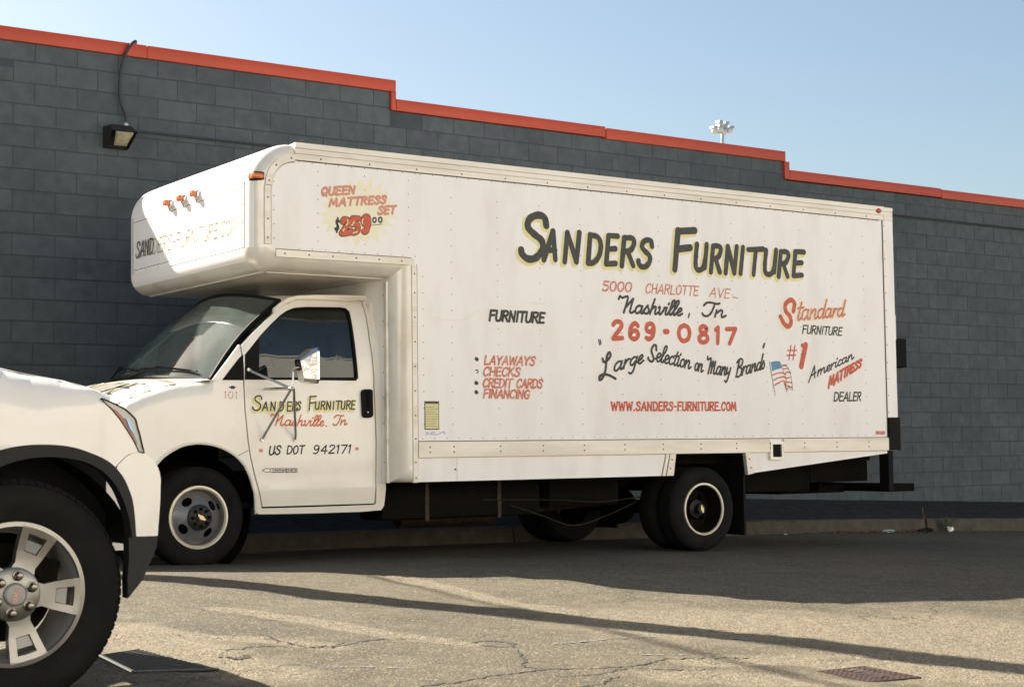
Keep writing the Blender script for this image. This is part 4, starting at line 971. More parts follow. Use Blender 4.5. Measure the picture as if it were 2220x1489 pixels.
# price burst
Z = zp((660, 360), 7.446); B = zb((660, 360), 7.446)
p = lett(off=.0006); cxp, cyp = 870, 730; pts = []
for k in range(44):
    a = 2*math.pi*k/44; rx, ry = (720, 560) if k % 2 else (560, 420)
    j = R_.uniform(.9, 1.06); pts.append(Z(cxp+rx*j*math.cos(a+.05)*.92, cyp+ry*j*math.sin(a+.05)))
for k in range(44): p.poly([Z(cxp, cyp), pts[k], pts[(k+1) % 44]])
p.build('painted_burst', M['burst'], cargo)
p = lett(); p.text('QUEEN', Z(268, 478), Z(805, 448), 17, 16.5, .020, .14, 1.2); p.text('MATTRESS', Z(395, 655), Z(1305, 603), 16.5, 16, .020, .14, 1.3); p.text('SET', Z(1180, 783), Z(1455, 767), 16.5, 16.5, .020, .14, 1.2)
p.build('lettering', M['palered'], cargo, 'pale red words QUEEN MATTRESS SET on the yellow burst')
p = lett(); p.glyph('$', B(490, 555, 850, 1050), .016, .05); p.glyph('0', B(1098, 1155, 835, 912), .013, .05); p.glyph('0', B(1190, 1250, 830, 910), .013, .05); p.ribbon([Z(1095, 955), Z(1255, 940)], .005, False)
p.build('lettering', M['ink'], cargo, 'small black dollar sign and cents')
d1 = lett(off=.0014); d2 = lett(off=.0032); d3 = lett(off=.0050)
for ch, bx in (('2', (590, 705, 860, 1095)), ('5', (735, 865, 848, 1080)), ('9', (922, 1030, 820, 1070))):
    d1.glyph(ch, B(*bx), .050, .08); d2.glyph(ch, B(*bx), .038, .08, jit=.03)
for a in ([(690, 870), (700, 910), (670, 960)], [(640, 1010), (620, 1050)], [(760, 960), (800, 900)], [(780, 1085), (850, 1060)], [(935, 930), (925, 890), (945, 860)]): d3.ribbon([Z(*b_) for b_ in a], .009)
d1.build('lettering', M['ink'], cargo); d2.build('lettering', M['inkred'], cargo, 'red price numerals 259 with dark outline'); d3.build('lettering', M['halo'], cargo)
# paper permit, frame, scribble
strip('permit_frame', rect(6.519, 6.652, .150, .372), YS-.002, YS+.001, M['seam'])
strip('permit', rect(6.526, 6.645, .158, .352), YS-.004, YS+.001, M['stick'])
p = Paint(Surf('Y', YS-.004), .001)
for i in range(9): p.ribbon([(923, 882+i*5.2), (923+R_.uniform(18, 27), 882+i*5.2)], .0025, False)
p.build('permit_print', M['seam'], cargo)
Z = zp((880, 600), 3.2381); p = lett(); p.ribbon([Z(135, 1092), Z(158, 1094), Z(150, 1104), Z(138, 1108)], .004); p.ribbon([Z(205, 1092), Z(180, 1092), Z(170, 1104), Z(215, 1108), Z(268, 1085), Z(270, 1105)], .004, False); p.build('marker_scribble', M['bluepen'], cargo)
# scuffs
p = lett(off=.0006); p.ribbon([(1152, 656), (1180, 659)], .006, False); p.ribbon([(935, 690), (1000, 694), (1040, 672)], .004); p.ribbon([(1672, 940), (1692, 940)], .004, False); p.build('scuff', M['ghost'], cargo)
# ghost lettering on the front of the attic
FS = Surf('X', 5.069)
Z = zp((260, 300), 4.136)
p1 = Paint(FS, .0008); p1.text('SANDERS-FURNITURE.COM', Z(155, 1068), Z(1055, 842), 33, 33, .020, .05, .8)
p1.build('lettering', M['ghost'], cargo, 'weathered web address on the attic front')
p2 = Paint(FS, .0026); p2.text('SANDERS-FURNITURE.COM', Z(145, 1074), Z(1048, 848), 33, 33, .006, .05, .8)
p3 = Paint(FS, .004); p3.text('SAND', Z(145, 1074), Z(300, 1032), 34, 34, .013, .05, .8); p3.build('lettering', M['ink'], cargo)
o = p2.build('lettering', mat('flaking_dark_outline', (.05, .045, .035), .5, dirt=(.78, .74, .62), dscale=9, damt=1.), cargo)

# ---- cab
YC = 10.82
def ycab(x, z):
    y = YC+.02*((z-.1)/.5)**2 if z < .52 else YC+.0088+(z-.52)*.06+(z-.52)**2*.24
    if z > .95: y += (z-.95)**2*1.6
    if x < 4.9: y += .055*(4.9-x)**2
    if z < -.30: y += (-.30-z)*.10-.004
    y -= .005*math.exp(-((z+.285)/.02)**2)
    return y
def CP(u, v, f=ycab):
    y = YC
    for _ in range(8):
        p = onY(u, v, y); y = f(p[0], p[2])
    return (float(p[0]), float(p[2]))
def CPL(org, sc, pts, f=ycab): return [CP(org[0]+a/sc, org[1]+b_/sc, f) for a, b_ in pts]
z3 = ((180, 620), 2.9784); z6 = ((500, 640), 4.6525); z5 = ((330, 920), 4.6525)
seamL = CPL(*z3, [(1021, 385), (1038, 500), (1041, 612), (1050, 800), (1070, 1000), (1085, 1100), (1115, 1230), (1145, 1340), (1161, 1424)])
doorR = CPL(*z3, [(1880, 1402), (1888, 1290), (1889, 1000), (1881, 795), (1875, 620), (1862, 450), (1846, 350), (1832, 250), (1816, 170), (1792, 97)])
doorT = CPL(*z3, [(1660, 90), (1450, 86), (1380, 92), (1305, 120), (1250, 158), (1180, 222), (1100, 300)])
hole = CPL(*z6, [(140, 862), (140, 640), (200, 545), (290, 430), (400, 310), (500, 215), (560, 170), (640, 138), (760, 130), (1100, 132), (1165, 142), (1196, 175), (1212, 250), (1240, 450), (1278, 820), (1262, 846), (1250, 852)])
hole = hole[1:]+hole[:1]
hole = CPL(*z6, [(142, 850), (142, 600), (200, 530), (290, 415), (400, 295), (500, 200), (560, 158), (640, 126), (760, 116), (1100, 120), (1165, 130), (1203, 168), (1220, 250), (1250, 450), (1290, 830), (1268, 862)])
door = panel('door', seamL+doorR+doorT, ycab, .03, M['cab_white'], truck, [hole], step=.07)
def shrink(loop, d):
    L = [np.array(p) for p in loop]; n = len(L); out = []
    A = sum(L[i][0]*L[(i+1) % n][1]-L[(i+1) % n][0]*L[i][1] for i in range(n)); s_ = 1 if A > 0 else -1
    for i in range(n):
        t1 = L[i]-L[i-1]; t1 = t1/np.linalg.norm(t1); t2 = L[(i+1) % n]-L[i]; t2 = t2/np.linalg.norm(t2)
        n1 = np.array([-t1[1], t1[0]]); n2 = np.array([-t2[1], t2[0]]); nn = n1+n2; nn /= np.linalg.norm(nn)
        out.append(tuple(L[i]+s_*nn*d/max(.6, nn@n1)))
    return out
gl_out = CPL(*z6, [(288, 828), (288, 425), (400, 312), (500, 218), (560, 176), (640, 145), (760, 134), (1100, 138), (1155, 148), (1185, 180), (1202, 250), (1230, 450), (1268, 806), (1262, 828)])
panel('window_frame', shrink(hole, .002), lambda x, z: ycab(x, z)+.004, .03, M['black'], door, [gl_out], step=.1)
panel('window_glass', shrink(gl_out, -.004), lambda x, z: ycab(x, z)+.022, .004, M['glass'], door, step=.12)
# black sail in front of the window on the fender side
sail = CPL(*z3, [(897, 607), (1005, 466), (1033, 440), (1036, 607)])
fend = CPL(*z3, [(838, 603), (1008, 378), (1013, 388), (1030, 500), (1033, 612), (1042, 800), (1062, 1000), (1077, 1100), (1107, 1230), (1137, 1340), (1153, 1432), (1160, 1438)])
arch = CPL(*z5, [(1045, 905), (1043, 800), (1040, 720), (1022, 640), (1000, 560), (968, 480), (930, 410), (850, 320), (740, 250), (620, 205), (480, 185), (400, 190), (320, 205), (260, 228), (200, 260), (150, 292), (100, 330), (35, 400)])
CREST = [(3.70, .16), (3.85, .245), (4.0, .30), (4.184, .352), (4.33, .42), (4.517, .478), (4.70, .508), (4.83, .522)]
def crest(x): return float(np.interp(x, [c[0] for c in CREST], [c[1] for c in CREST]))
RW = .10
def yfend(x, z):
    y = ycab(x, z); zc = crest(x)
    if x < 4.83 and z > zc-RW:
        t = min(1, (z-(zc-RW))/RW); y += RW*(1-math.sqrt(max(0, 1-t*t)))*1.2
    return y
arch = [tuple(p) for p in catmull(arch, 3)]
nose = [(4.03, -.05), (3.90, -.16), (3.82, -.30), (3.78, -.45), (3.66, -.45), (3.62, -.2), (3.64, 0)]
fl = [(4.80, .522)]
fendo = fend[:]
rock = CPL(*z3, [(1155, 1470), (1100, 1474)])
outline = fend+[CP(180+1112/2.9784, 620+1468/2.9784)]+arch+nose+[(c[0], c[1]) for c in CREST]
fender = panel('fender', outline, yfend, .03, M['cab_white'], truck, step=.045, smooth=40)
panel('sail_panel', sail, lambda x, z: ycab(x, z)-.004, .006, M['black'], fender, step=.2)
# arch lip, a thicker rolled edge
q = MB(); q.tube([(x, ycab(x, z)-.004, z) for x, z in arch[1:]], .012, 6); q.build('arch_lip', M['cab_white'], fender)
p = Paint(Surf('Y', yfend), .001); Zq = zp(*z5); p.ribbon([Zq(860, 318), Zq(920, 285), Zq(972, 258)], .004); p.build('panel_seam', M['seam'], fender)
# rear pillar + rocker
pil = CPL(*z3, [(1172, 1434), (1400, 1428), (1700, 1418), (1888, 1410), (1894, 1402), (1896, 1290), (1897, 1000), (1889, 795), (1883, 620), (1870, 450), (1854, 350), (1840, 250), (1824, 170), (1802, 97), (1862, 97), (1873, 130), (1900, 250), (1932, 450), (1950, 700), (1963, 1000), (1956, 1380), (1950, 1420), (1930, 1446), (1800, 1456), (1500, 1466), (1300, 1470), (1130, 1472), (1118, 1440)])
cabback = panel('cab_pillar', pil, lambda x, z: ycab(x, z)+.03*max(0, (x-6.17)/.1)**2*.3, .05, M['cab_white'], truck, step=.06)
# dark jamb behind the door gaps
jam = CPL(*z3, [(838, 612), (1034, 640), (1050, 900), (1075, 1200), (1140, 1455), (1900, 1440), (1925, 1200), (1925, 700), (1880, 300), (1840, 110), (1300, 130), (1010, 420)])
panel('door_jamb', jam, lambda x, z: ycab(x, z)+.034, .01, M['black'], truck, [shrink(hole, .01)], step=.15)
# roof
def yroofedge(x): return ycab(x, 1.165)
RZ = [(5.47, 1.145), (5.53, 1.172), (5.62, 1.187), (5.90, 1.195), (6.22, 1.185)]
q = MB(); nyy = 13; rows = []
YCC = 11.84
for x, z in RZ:
    y0 = ycab(x, 1.13)+.01; y1 = 2*YCC-y0
    for j in range(nyy):
        t = j/(nyy-1); y = y0+(y1-y0)*t; bow = 1-(2*t-1)**2; e = min(1, min(t, 1-t)/.12)
        rows.append((x-.09*bow*(1 if x < 5.50 else .0 if x > 5.7 else .6), y, z-.03+.03*math.sqrt(max(0, 1-(1-e)**2))+.045*bow))
q.add(rows, [(i*nyy+j, i*nyy+j+1, (i+1)*nyy+j+1, (i+1)*nyy+j) for i in range(len(RZ)-1) for j in range(nyy-1)])
q.build('cab_roof', M['cab_white'], truck, smooth=60)
dr = [CP(*p) for p in [(592, 672), (606, 660), (622, 649.5), (643, 644.5), (684, 643), (740, 643.5), (803, 645.2)]]
q = MB(); q.tube([(x, ycab(x, z)-.014, z) for x, z in dr], .014, 7); q.tube([(x, ycab(x, z)-.002, z-.015) for x, z in dr], .012, 7); q.build('drip_rail', M['cab_white'], truck)
# windscreen: curved grid between base and header
wb = [Vector((4.855, 10.875, .525)), Vector((4.62, 11.84, .575)), Vector((4.88, 12.80, .59))]
wt = [Vector((5.49, 11.02, 1.145)), Vector((5.37, 11.84, 1.245)), Vector((5.50, 12.66, 1.195))]
def q3(P, t):
    c = 2*P[1]-.5*P[0]-.5*P[2]
    return P[0]*(1-t)**2+c*2*t*(1-t)+P[2]*t*t
q = MB(); nu, nv = 20, 8; vs = []
for i in range(nv+1):
    s_ = i/nv
    for j in range(nu+1):
        t = j/nu; p = q3(wb, t).lerp(q3(wt, t), s_); p = p+Vector((-.05, 0, .045))*math.sin(math.pi*s_)*.7
        vs.append(p)
q.add(vs, [(i*(nu+1)+j, i*(nu+1)+j+1, (i+1)*(nu+1)+j+1, (i+1)*(nu+1)+j) for i in range(nv) for j in range(nu)])
ws = q.build('windscreen', M['wglass'], truck, smooth=80)
def wpt(t, s_, lift=0):
    return q3(wb, t).lerp(q3(wt, t), s_)+Vector((-.05, 0, .045))*math.sin(math.pi*s_)*.7+Vector((-.7, 0, .7))*lift
q = MB(); q.tube([wpt(0, s_/8, .004)+Vector((-.002, -.008, 0)) for s_ in range(9)], .016, 6); q.tube([wpt(1, s_/8, .004) for s_ in range(9)], .016, 6)
q.tube([wpt(t/14, 0, .006) for t in range(15)], .02, 6); q.tube([wpt(t/14, 1, .0) for t in range(15)], .015, 6); q.build('gasket', M['black'], ws)
# far side, mirrored simple shell
def mir(f): return lambda x, z: 2*YCC-f(x, z)
panel('far_door', seamL+doorR+doorT, mir(ycab), .03, M['cab_white'], truck, [hole], step=.2, sgn=-1)
panel('far_fender', outline, mir(yfend), .03, M['cab_white'], truck, step=.12, sgn=-1)
panel('far_window', shrink(gl_out, -.02), mir(lambda x, z: ycab(x, z)+.02), .004, M['glass'], truck, step=.3, sgn=-1)
panel('far_pillar', pil, mir(ycab), .05, M['cab_white'], truck, step=.2, sgn=-1)
q = MB(); q.box(6.24, 6.265, 10.95, 12.72, -.42, 1.15); q.build('cab_back', M['cab_white'], truck)
# hood: crowned sheet from the crest line inwards
def hoodp(x, t, off=0):
    y0 = yfend(x, crest(x)-.0005)-.004; y1 = 2*YCC-y0; y = y0+(y1-y0)*t
    fx = 0 if x > 4.35 else (4.35-x)
    xx = x-.14*(1-(2*t-1)**2)*min(1, max(0, (x-3.7))/.5)*(1 if x < 4.7 else 1)
    z = crest(x)+.048*(1-(2*t-1)**2)**.8
    return Vector((xx, y, z+off))
q = MB(); hx = list(np.linspace(3.70, 4.83, 18)); nt = 24
q.add([hoodp(x, t/nt) for x in hx for t in range(nt+1)], [(i*(nt+1)+j, i*(nt+1)+j+1, (i+1)*(nt+1)+j+1, (i+1)*(nt+1)+j) for i in range(len(hx)-1) for j in range(nt)])
hood = q.build('hood', M['cab_white'], truck, smooth=60)
q = MB()
q.add([hoodp(3.70, t/nt) for t in range(nt+1)]+[hoodp(3.70, t/nt)+Vector((-.08, 0, -.62)) for t in range(nt+1)], [(i, i+1, nt+2+i, nt+1+i) for i in range(nt)])
nosem = q.build('grille_panel', M['cab_white'], truck)
q = MB(); q.box(3.52, 3.70, 10.98, 12.70, -.46, -.26, bev=.03); q.build('front_bumper', M['black'], truck)
for yy in (11.02, 12.36):
    q = MB(); q.box(3.60, 3.66, yy, yy+.30, -.12, .06, bev=.01); q.build('headlight', M['lens'], truck)
q = MB(); q.box(3.60, 3.67, 11.36, 12.32, -.16, .08, bev=.01); q.build('grille', M['black'], truck)
# cowl between hood and windscreen
q = MB(); q.add([hoodp(4.83, t/nt, .001) for t in range(nt+1)]+[wpt(t/nt, 0, -.004)+Vector((0, 0, -.004)) for t in range(nt+1)], [(i, i+1, nt+2+i, nt+1+i) for i in range(nt)])
q.build('cowl', M['cab_white'], truck, smooth=60)
# bulge at the cowl corner (light plastic)
q = MB(); q.ell((4.70, 11.05, .505), (.16, .12, .035), 14, 6); q.build('cowl_cover', M['dash'], truck) if False else None
hs = Surf('H', lambda a, b_, off: hoodp(b_, a, off))
# hood lettering, read from the front
class HP(Paint): pass
p = HP(hs, .004); T = [(t_ if t_ != ' ' else ' ') for t_ in 'FURNITURE']
tot = sum(G[t_][0]+1 for t_ in T)-1; acc = 0
for t_ in T:
    for st_ in G[t_][1]:
        pts = [tuple(map(float, z_.split(','))) for z_ in st_.lstrip('l').split()]
        sm = st_[0] != 'l'
        PP = [(.62-.50*(acc+a_)/tot-.012*b_/10, 4.28+.24*b_/10) for a_, b_ in pts]
        PP = catmull(PP, 6) if sm else [np.array(PP[0])*(1-k/4)+np.array(PP[-1])*k/4 for k in range(5)]
        # constant width in metres: work in (y, x) and convert
        vsL = []; n = len(PP)
        W3 = [hs.put(p_[0], p_[1], .004+acc*.00001) for p_ in PP]
        L_ = []; Q_ = []
        for i in range(n):
            tg = (Vector(W3[min(i+1, n-1)])-Vector(W3[max(i-1, 0)])).normalized(); nn = tg.cross(Vector((0, 0, 1))).normalized()*.016
            L_.append(Vector(W3[i])+nn); Q_.append(Vector(W3[i])-nn)
        p.mb.add(L_+Q_, [(i, i+1, n+i+1, n+i) for i in range(n-1)])
    acc += G[t_][0]+1
p.mb.build('lettering', mat('worn_hood_lettering', (.10, .09, .05), .5, dirt=(.6, .55, .38), dscale=22, damt=.95), hood, smooth=0, recalc=False)
# wipers
for (t0, t1) in ((.46, .12), (.86, .50)):
    q = MB(); a_ = wpt(t0+.02, -.03, .03); b_ = wpt(t1, .05, .03); c_ = wpt((t0+t1)/2, .07, .05)
    q.tube([a_, c_], .007, 6); q.tube([wpt(t0-.02, .07, .02), wpt((t0+t1)/2, .085, .028), wpt(t1-.05, .06, .02)], .008, 6); q.tube([c_, wpt((t0+t1)/2, .085, .028)], .006, 5)
    q.build('wiper', M['black'], ws)
# door hardware
Z = zp((500, 780), 4.38)
hp = [CP(*Z(*a_)) for a_ in [(1240, 290), (1262, 279), (1310, 279), (1332, 292), (1342, 520), (1332, 543), (1300, 551), (1262, 548), (1243, 530), (1232, 320)]]
q = MB(); q.prism([(x, z) for x, z in hp], YC-.020, YC+.01); dh = q.build('door_handle', M['black'], door)
q = MB(); hq = [CP(*Z(*a_)) for a_ in [(1268, 300), (1300, 300), (1306, 460), (1275, 462)]]; q.prism(hq, YC-.0225, YC-.019); q.build('handle_recess', M['dark'], door)
q = MB(); q.lathe(*CP(*Z(1290, 497)), [(0, YC-.024), (.006, YC-.024), (.009, YC-.019)], 12); q.build('lock', M['nut'], door)
# mirror and arms
def W(u, v, y): return Vector(onY(u, v, y))
Z6 = zp(*z6)
def w6(a_, b_, y): return W(*Z6(a_, b_), y)
ym = 10.50
mirp = [(668, 560), (690, 532), (820, 532), (860, 560), (880, 600), (888, 860), (870, 890), (840, 905), (720, 905), (690, 880), (680, 820), (662, 720)]
q = MB()
back = [w6(a_, b_, ym) for a_, b_ in mirp]
cx_m = sum(p_.x for p_ in back)/len(back); cz_m = sum(p_.z for p_ in back)/len(back)
# head seen from behind its glass: rim, then a faceted chrome shell drawn in towards the front (-x)
XR = 5.47; yR0, yR1 = 10.34, 10.53; zR0, zR1 = .485, .748
rim_ = [(XR, yR0+.02, zR0), (XR, yR0, zR0+.03), (XR, yR0, zR1-.03), (XR, yR0+.02, zR1), (XR, yR1-.02, zR1), (XR, yR1, zR1-.03), (XR, yR1, zR0+.03), (XR, yR1-.02, zR0)]
mid_ = [(XR-.016, y_, z_) for _, y_, z_ in rim_]
fr_ = [(XR-.12+(.03 if z_ < (zR0+zR1)/2 else 0), (yR0+yR1)/2+.02+(y_-(yR0+yR1)/2)*.5, (zR0+zR1)/2-.02+(z_-(zR0+zR1)/2)*(.50 if z_ > (zR0+zR1)/2 else .72)) for _, y_, z_ in rim_]
q.add(rim_+mid_+fr_, [(i, (i+1) % 8, 8+(i+1) % 8, 8+i) for i in range(8)]+[(8+i, 8+(i+1) % 8, 16+(i+1) % 8, 16+i) for i in range(8)]+[tuple(range(16, 24))])
mirror = q.build('side_mirror', M['chrome'], truck, smooth=20)
q = MB(); q.add([(XR-.004, y_+(.004 if y_ < 10.4 else -.004), z_) for _, y_, z_ in rim_], [tuple(range(8))]); q.build('mirror_glass', M['chrome'], mirror, smooth=0)
hub_ = w6(612, 940, 10.47)
def arm(pts, r=.0095):
    q = MB(); q.tube(pts, r, 8); q.build('mirror_arm', M['steel'], mirror)
arm([hub_, w6(630, 880, 10.47), w6(632, 770, 10.47), w6(650, 735, 10.45), w6(690, 730, 10.43)], .008)
yd = YC-.012
arm([hub_, w6(230, 775, yd-.02), w6(180, 750, yd)]); arm([hub_, w6(345, 945, yd)], .011); arm([hub_, w6(345, 1400, yd-.02), w6(320, 1450, yd)]); arm([hub_+Vector((.02, 0, 0)), w6(655, 1400, yd-.02), w6(652, 1460, yd)])
q = MB(); q.ell(hub_, (.022, .02, .016), 8, 6)
for a_, b_ in ((180, 750), (320, 1455), (652, 1460)):
    c_ = w6(a_, b_, yd); q.lathe(c_.x, c_.z, [(0, yd-.008), (.012, yd-.008), (.014, yd+.010)], 12)
q.build('mirror_mount', M['steel'], mirror)
# door lettering
DS = Surf('Y', ycab); Z = zp((500, 780), 4.38); B = zb((500, 780), 4.38)
dt = [('S', (205, 290, 340, 478)), ('A', (300, 352, 398, 480)), ('N', (375, 425, 398, 482)), ('D', (460, 500, 398, 484)), ('E', (532, 572, 398, 484)), ('R', (584, 628, 396, 482)), ('S', (630, 662, 396, 475)),
      ('F', (738, 800, 345, 480)), ('U', (800, 838, 396, 470)), ('R', (852, 895, 394, 470)), ('N', (905, 950, 392, 470)), ('I', (968, 980, 392, 470)), ('T', (995, 1035, 390, 470)), ('U', (1045, 1082, 390, 468)), ('R', (1095, 1135, 388, 468)), ('E', (1142, 1178, 388, 468))]
ha = Paint(DS, .0008); ti = Paint(DS, .0026)
for ch, bx in dt:
    if ch == 'F': ha.cut(); ti.cut()
    ha.glyph(ch, B(*bx), .022, .06, dx=-.012, dz=-.012); ti.glyph(ch, B(*bx), .0105 if ch != 'S' else .011, .06)
ha.build('lettering', M['halo'], door); ti.build('lettering', M['ink'], door, 'black SANDERS FURNITURE with yellow shade on the door')
p = Paint(DS, .001); p.text('{Nashville', Z(425, 622), Z(880, 628), 24, 23, .0105, .22, -.1); p.text('.', Z(905, 630), Z(912, 630), 20, 20, .012, 0); p.text('{Tn', Z(975, 622), Z(1100, 615), 22, 21, .011, .22, -.1)
p.build('lettering', M['orange'], door, 'orange red script Nashville, Tn on the door')
p = Paint(DS, .001); p.text('US', Z(360, 902), Z(468, 895), 18.5, 18.5, .0125, .15); p.text('DOT', Z(530, 892), Z(690, 890), 17.5, 17.5, .011, .15); p.text('942171', Z(780, 890), Z(1135, 885), 17.5, 18, .011, .15, 1.4)
p.build('lettering', M['ink'], door, 'black US DOT 942171 on the door')
p = Paint(DS, .001); p.ribbon([Z(286, 860), Z(292, 860)], .026, False); p.ribbon([Z(1196, 842), Z(1202, 842)], .026, False); p.build('bullet_mark', M['palered'], door)
p = Paint(DS, .001)
for a_ in ([(298, 1048), (330, 1030), (372, 1032), (380, 1048), (365, 1064), (335, 1066), (298, 1048)], [(380, 1030), (630, 1030), (630, 1066), (375, 1066)], [(395, 1048), (628, 1048)], [(442, 1032), (442, 1064)], [(500, 1032), (500, 1064)], [(530, 1032), (530, 1064)], [(572, 1032), (572, 1064)]):
    p.ribbon([Z(*b_) for b_ in a_], .0045, False, jit=0)
p.text('3500', Z(390, 1062), Z(622, 1062), 6.6, 6.6, .0035, 0, 1.5)
p.build('badge', M['ink'], door)
p = Paint(Surf('Y', yfend), .001); p.poly([(496, 838), (500, 838), (501, 836), (507, 836), (508, 838), (512.5, 838), (509, 841), (508, 843), (501, 843), (500, 841), (496.5, 841)]); p.build('emblem', M['ink'], fender)
p = Paint(Surf('Y', yfend), .001); p.text('101', (486, 863), (514, 864), 15, 15, .006, 0, 2); p.build('lettering', M['palered'], fender)
# interior
q = MB(); q.box(5.15, 5.32, 11.0, 12.6, .05, .50, bev=.03); q.box(4.95, 5.18, 11.0, 12.6, .42, .50, bev=.02); q.build('dashboard', M['dash'], truck)
for yy in (10.98, 12.05):
    q = MB(); q.box(5.55, 6.02, yy, yy+.58, -.05, .12, bev=.04); q.box(5.95, 6.12, yy, yy+.58, .10, .70, bev=.04); q.box(5.97, 6.07, yy+.15, yy+.43, .72, .90, bev=.03); q.build('seat', M['seat'], truck)
q = MB(); c_ = Vector((5.46, 11.28, .50)); q.tube([c_+Vector((.07*math.sin(a_), .19*math.cos(a_), .17*math.sin(a_))) for a_ in np.linspace(0, 2*math.pi, 25)], .014, 7); q.build('steering_wheel', M['black'], truck)
q = MB(); q.box(4.7, 6.2, 10.95, 12.7, -.42, -.38); q.build('cab_floor', M['dark'], truck)
# wheel well liner
q = MB(); q.lathe(4.776, -.474, [(.46, 11.0), (.47, 11.5)], 40); q.build('wheel_well', M['dark'], truck)
q = MB(); q.box(4.2, 5.2, 11.5, 11.53, -.5, .28); q.build('wheel_well', M['dark'], truck)

# ---- wheels
def make_wheel(parent, cx_, cz_, yo, r, rimr, kind, side=1):
    """side=1: outer face at y=yo towards the camera; -1 mirrored"""
    S_ = lambda y: yo+side*y
    Wt = .215
    wl = empty('wheel', (cx_, yo, cz_), parent)
    q = MB(); pf = [(rimr-.008, S_(.02)), (rimr+.012, S_(.004)), (rimr+.04, S_(-.006)), (r*.80, S_(-.012)), (r*.90, S_(-.004)), (r*.955, S_(.012)), (r*.985, S_(.03))]
    for g_ in (.052, .092, .128, .168):
        pf += [(r, S_(g_-.012)), (r, S_(g_-.004)), (r-.009, S_(g_-.003)), (r-.009, S_(g_+.003)), (r, S_(g_+.004))]
    pf += [(r*.985, S_(Wt-.03)), (r*.9, S_(Wt)), (rimr, S_(Wt-.02))]
    q.lathe(cx_, cz_, pf, 72); q.build('tyre', M['tyre'], wl, smooth=35)
    if kind == 'front':
        q = MB(); q.lathe(cx_, cz_, [(rimr+.004, S_(.012)), (rimr+.003, S_(-.002)), (rimr-.012, S_(-.004)), (rimr-.022, S_(.008))], 64); q.build('rim_lip', M['lip'], wl)
        q = MB(); q.lathe(cx_, cz_, [(rimr-.022, S_(.008)), (rimr-.030, S_(.05)), (rimr-.034, S_(.062)), (rimr-.040, S_(.055))], 64); q.build('rim_barrel', M['rim'], wl)
        def dish(x, z):
            d = math.hypot(x-cx_, z-cz_); return S_(.055-.075*max(0, 1-(d-.08)/(rimr-.12)) if d > .08 else -.02)
        out = [(cx_+(rimr-.036)*math.cos(a_), cz_+(rimr-.036)*math.sin(a_)) for a_ in np.linspace(0, 2*math.pi, 48, endpoint=False)]
        hs_ = []
        for k in range(4):
            a0 = math.radians(36+90*k); hx_, hz_ = cx_+.138*math.cos(a0), cz_+.138*math.sin(a0)
            hs_.append([(hx_+.042*math.cos(t_)*math.sin(a0)+.027*math.sin(t_)*math.cos(a0), hz_-.042*math.cos(t_)*math.cos(a0)+.027*math.sin(t_)*math.sin(a0)) for t_ in np.linspace(0, 2*math.pi, 14, endpoint=False)])
        panel('rim', out, dish, .012*side, M['rim'], wl, hs_, step=.03, smooth=50, sgn=side)
        q = MB(); q.lathe(cx_, cz_, [(rimr-.03, S_(.13)), (0, S_(.13))], 32); q.build('brake_drum', M['dark'], wl)
        q = MB(); q.lathe(cx_, cz_, [(.097, S_(.01)), (.093, S_(-.026)), (.074, S_(-.036)), (.034, S_(-.038)), (.032, S_(-.052)), (0, S_(-.054))], 40); q.build('hub_cap', M['hub'], wl)
        for k in range(8):
            a_ = 2*math.pi*k/8; q = MB(); q.lathe(cx_+.062*math.cos(a_), cz_+.062*math.sin(a_), [(.013, S_(-.030)), (.012, S_(-.050)), (.006, S_(-.052)), (0, S_(-.046))], 8); q.build('wheel_nut', M['dark'], wl)
        yy = S_(-.056)
        q = MB(); ca, sa = math.cos(-.62), math.sin(-.62)
        bt = [(-.036, .008), (-.013, .008), (-.011, .014), (.013, .014), (.014, .008), (.036, .008), (.030, -.008), (.013, -.008), (.011, -.014), (-.013, -.014), (-.014, -.008), (-.030, -.008)]
        q.prism([(cx_+a_*ca-b_*sa, cz_+a_*sa+b_*ca) for a_, b_ in bt], yy, yy+side*.006); q.build('emblem', M['gold'], wl, smooth=0)
    else:
        q = MB(); q.lathe(cx_, cz_, [(rimr+.003, S_(.012)), (rimr+.002, S_(-.003)), (rimr-.013, S_(-.004)), (rimr-.018, S_(.008))], 64); q.build('rim_lip', M['lip'], wl)
        q = MB(); q.lathe(cx_, cz_, [(rimr-.018, S_(.008)), (rimr-.035, S_(.10)), (rimr-.05, S_(.15))], 64); q.build('rim_barrel', M['dark'], wl)
        def dish(x, z):
            return S_(.15)
        out = [(cx_+(rimr-.048)*math.cos(a_), cz_+(rimr-.048)*math.sin(a_)) for a_ in np.linspace(0, 2*math.pi, 40, endpoint=False)]
        hs_ = []
        for k in range(4):
            a0 = math.radians(80+90*k-30); hx_, hz_ = cx_+.125*math.cos(a0), cz_+.125*math.sin(a0)
            hs_.append([(hx_+.026*math.cos(t_), hz_+.026*math.sin(t_)) for t_ in np.linspace(0, 2*math.pi, 12, endpoint=False)])
        panel('rim', out, dish, .01*side, M['dark'], wl, hs_, step=.06, smooth=50, sgn=side)
        q = MB(); q.lathe(cx_, cz_, [(.085, S_(.15)), (.080, S_(.10)), (.045, S_(.085)), (.04, S_(.03)), (0, S_(.028))], 32); q.build('hub_cap', M['hub'], wl)
        q = MB(); ca, sa = math.cos(-1.3), math.sin(-1.3)
        bt = [(-.036, .008), (-.013, .008), (-.011, .014), (.013, .014), (.014, .008), (.036, .008), (.030, -.008), (.013, -.008), (.011, -.014), (-.013, -.014), (-.014, -.008), (-.030, -.008)]
        q.prism([(cx_+a_*ca-b_*sa, cz_+a_*sa+b_*ca) for a_, b_ in bt], S_(.022), S_(.027)); q.build('emblem', M['gold'], wl, smooth=0)
    return wl
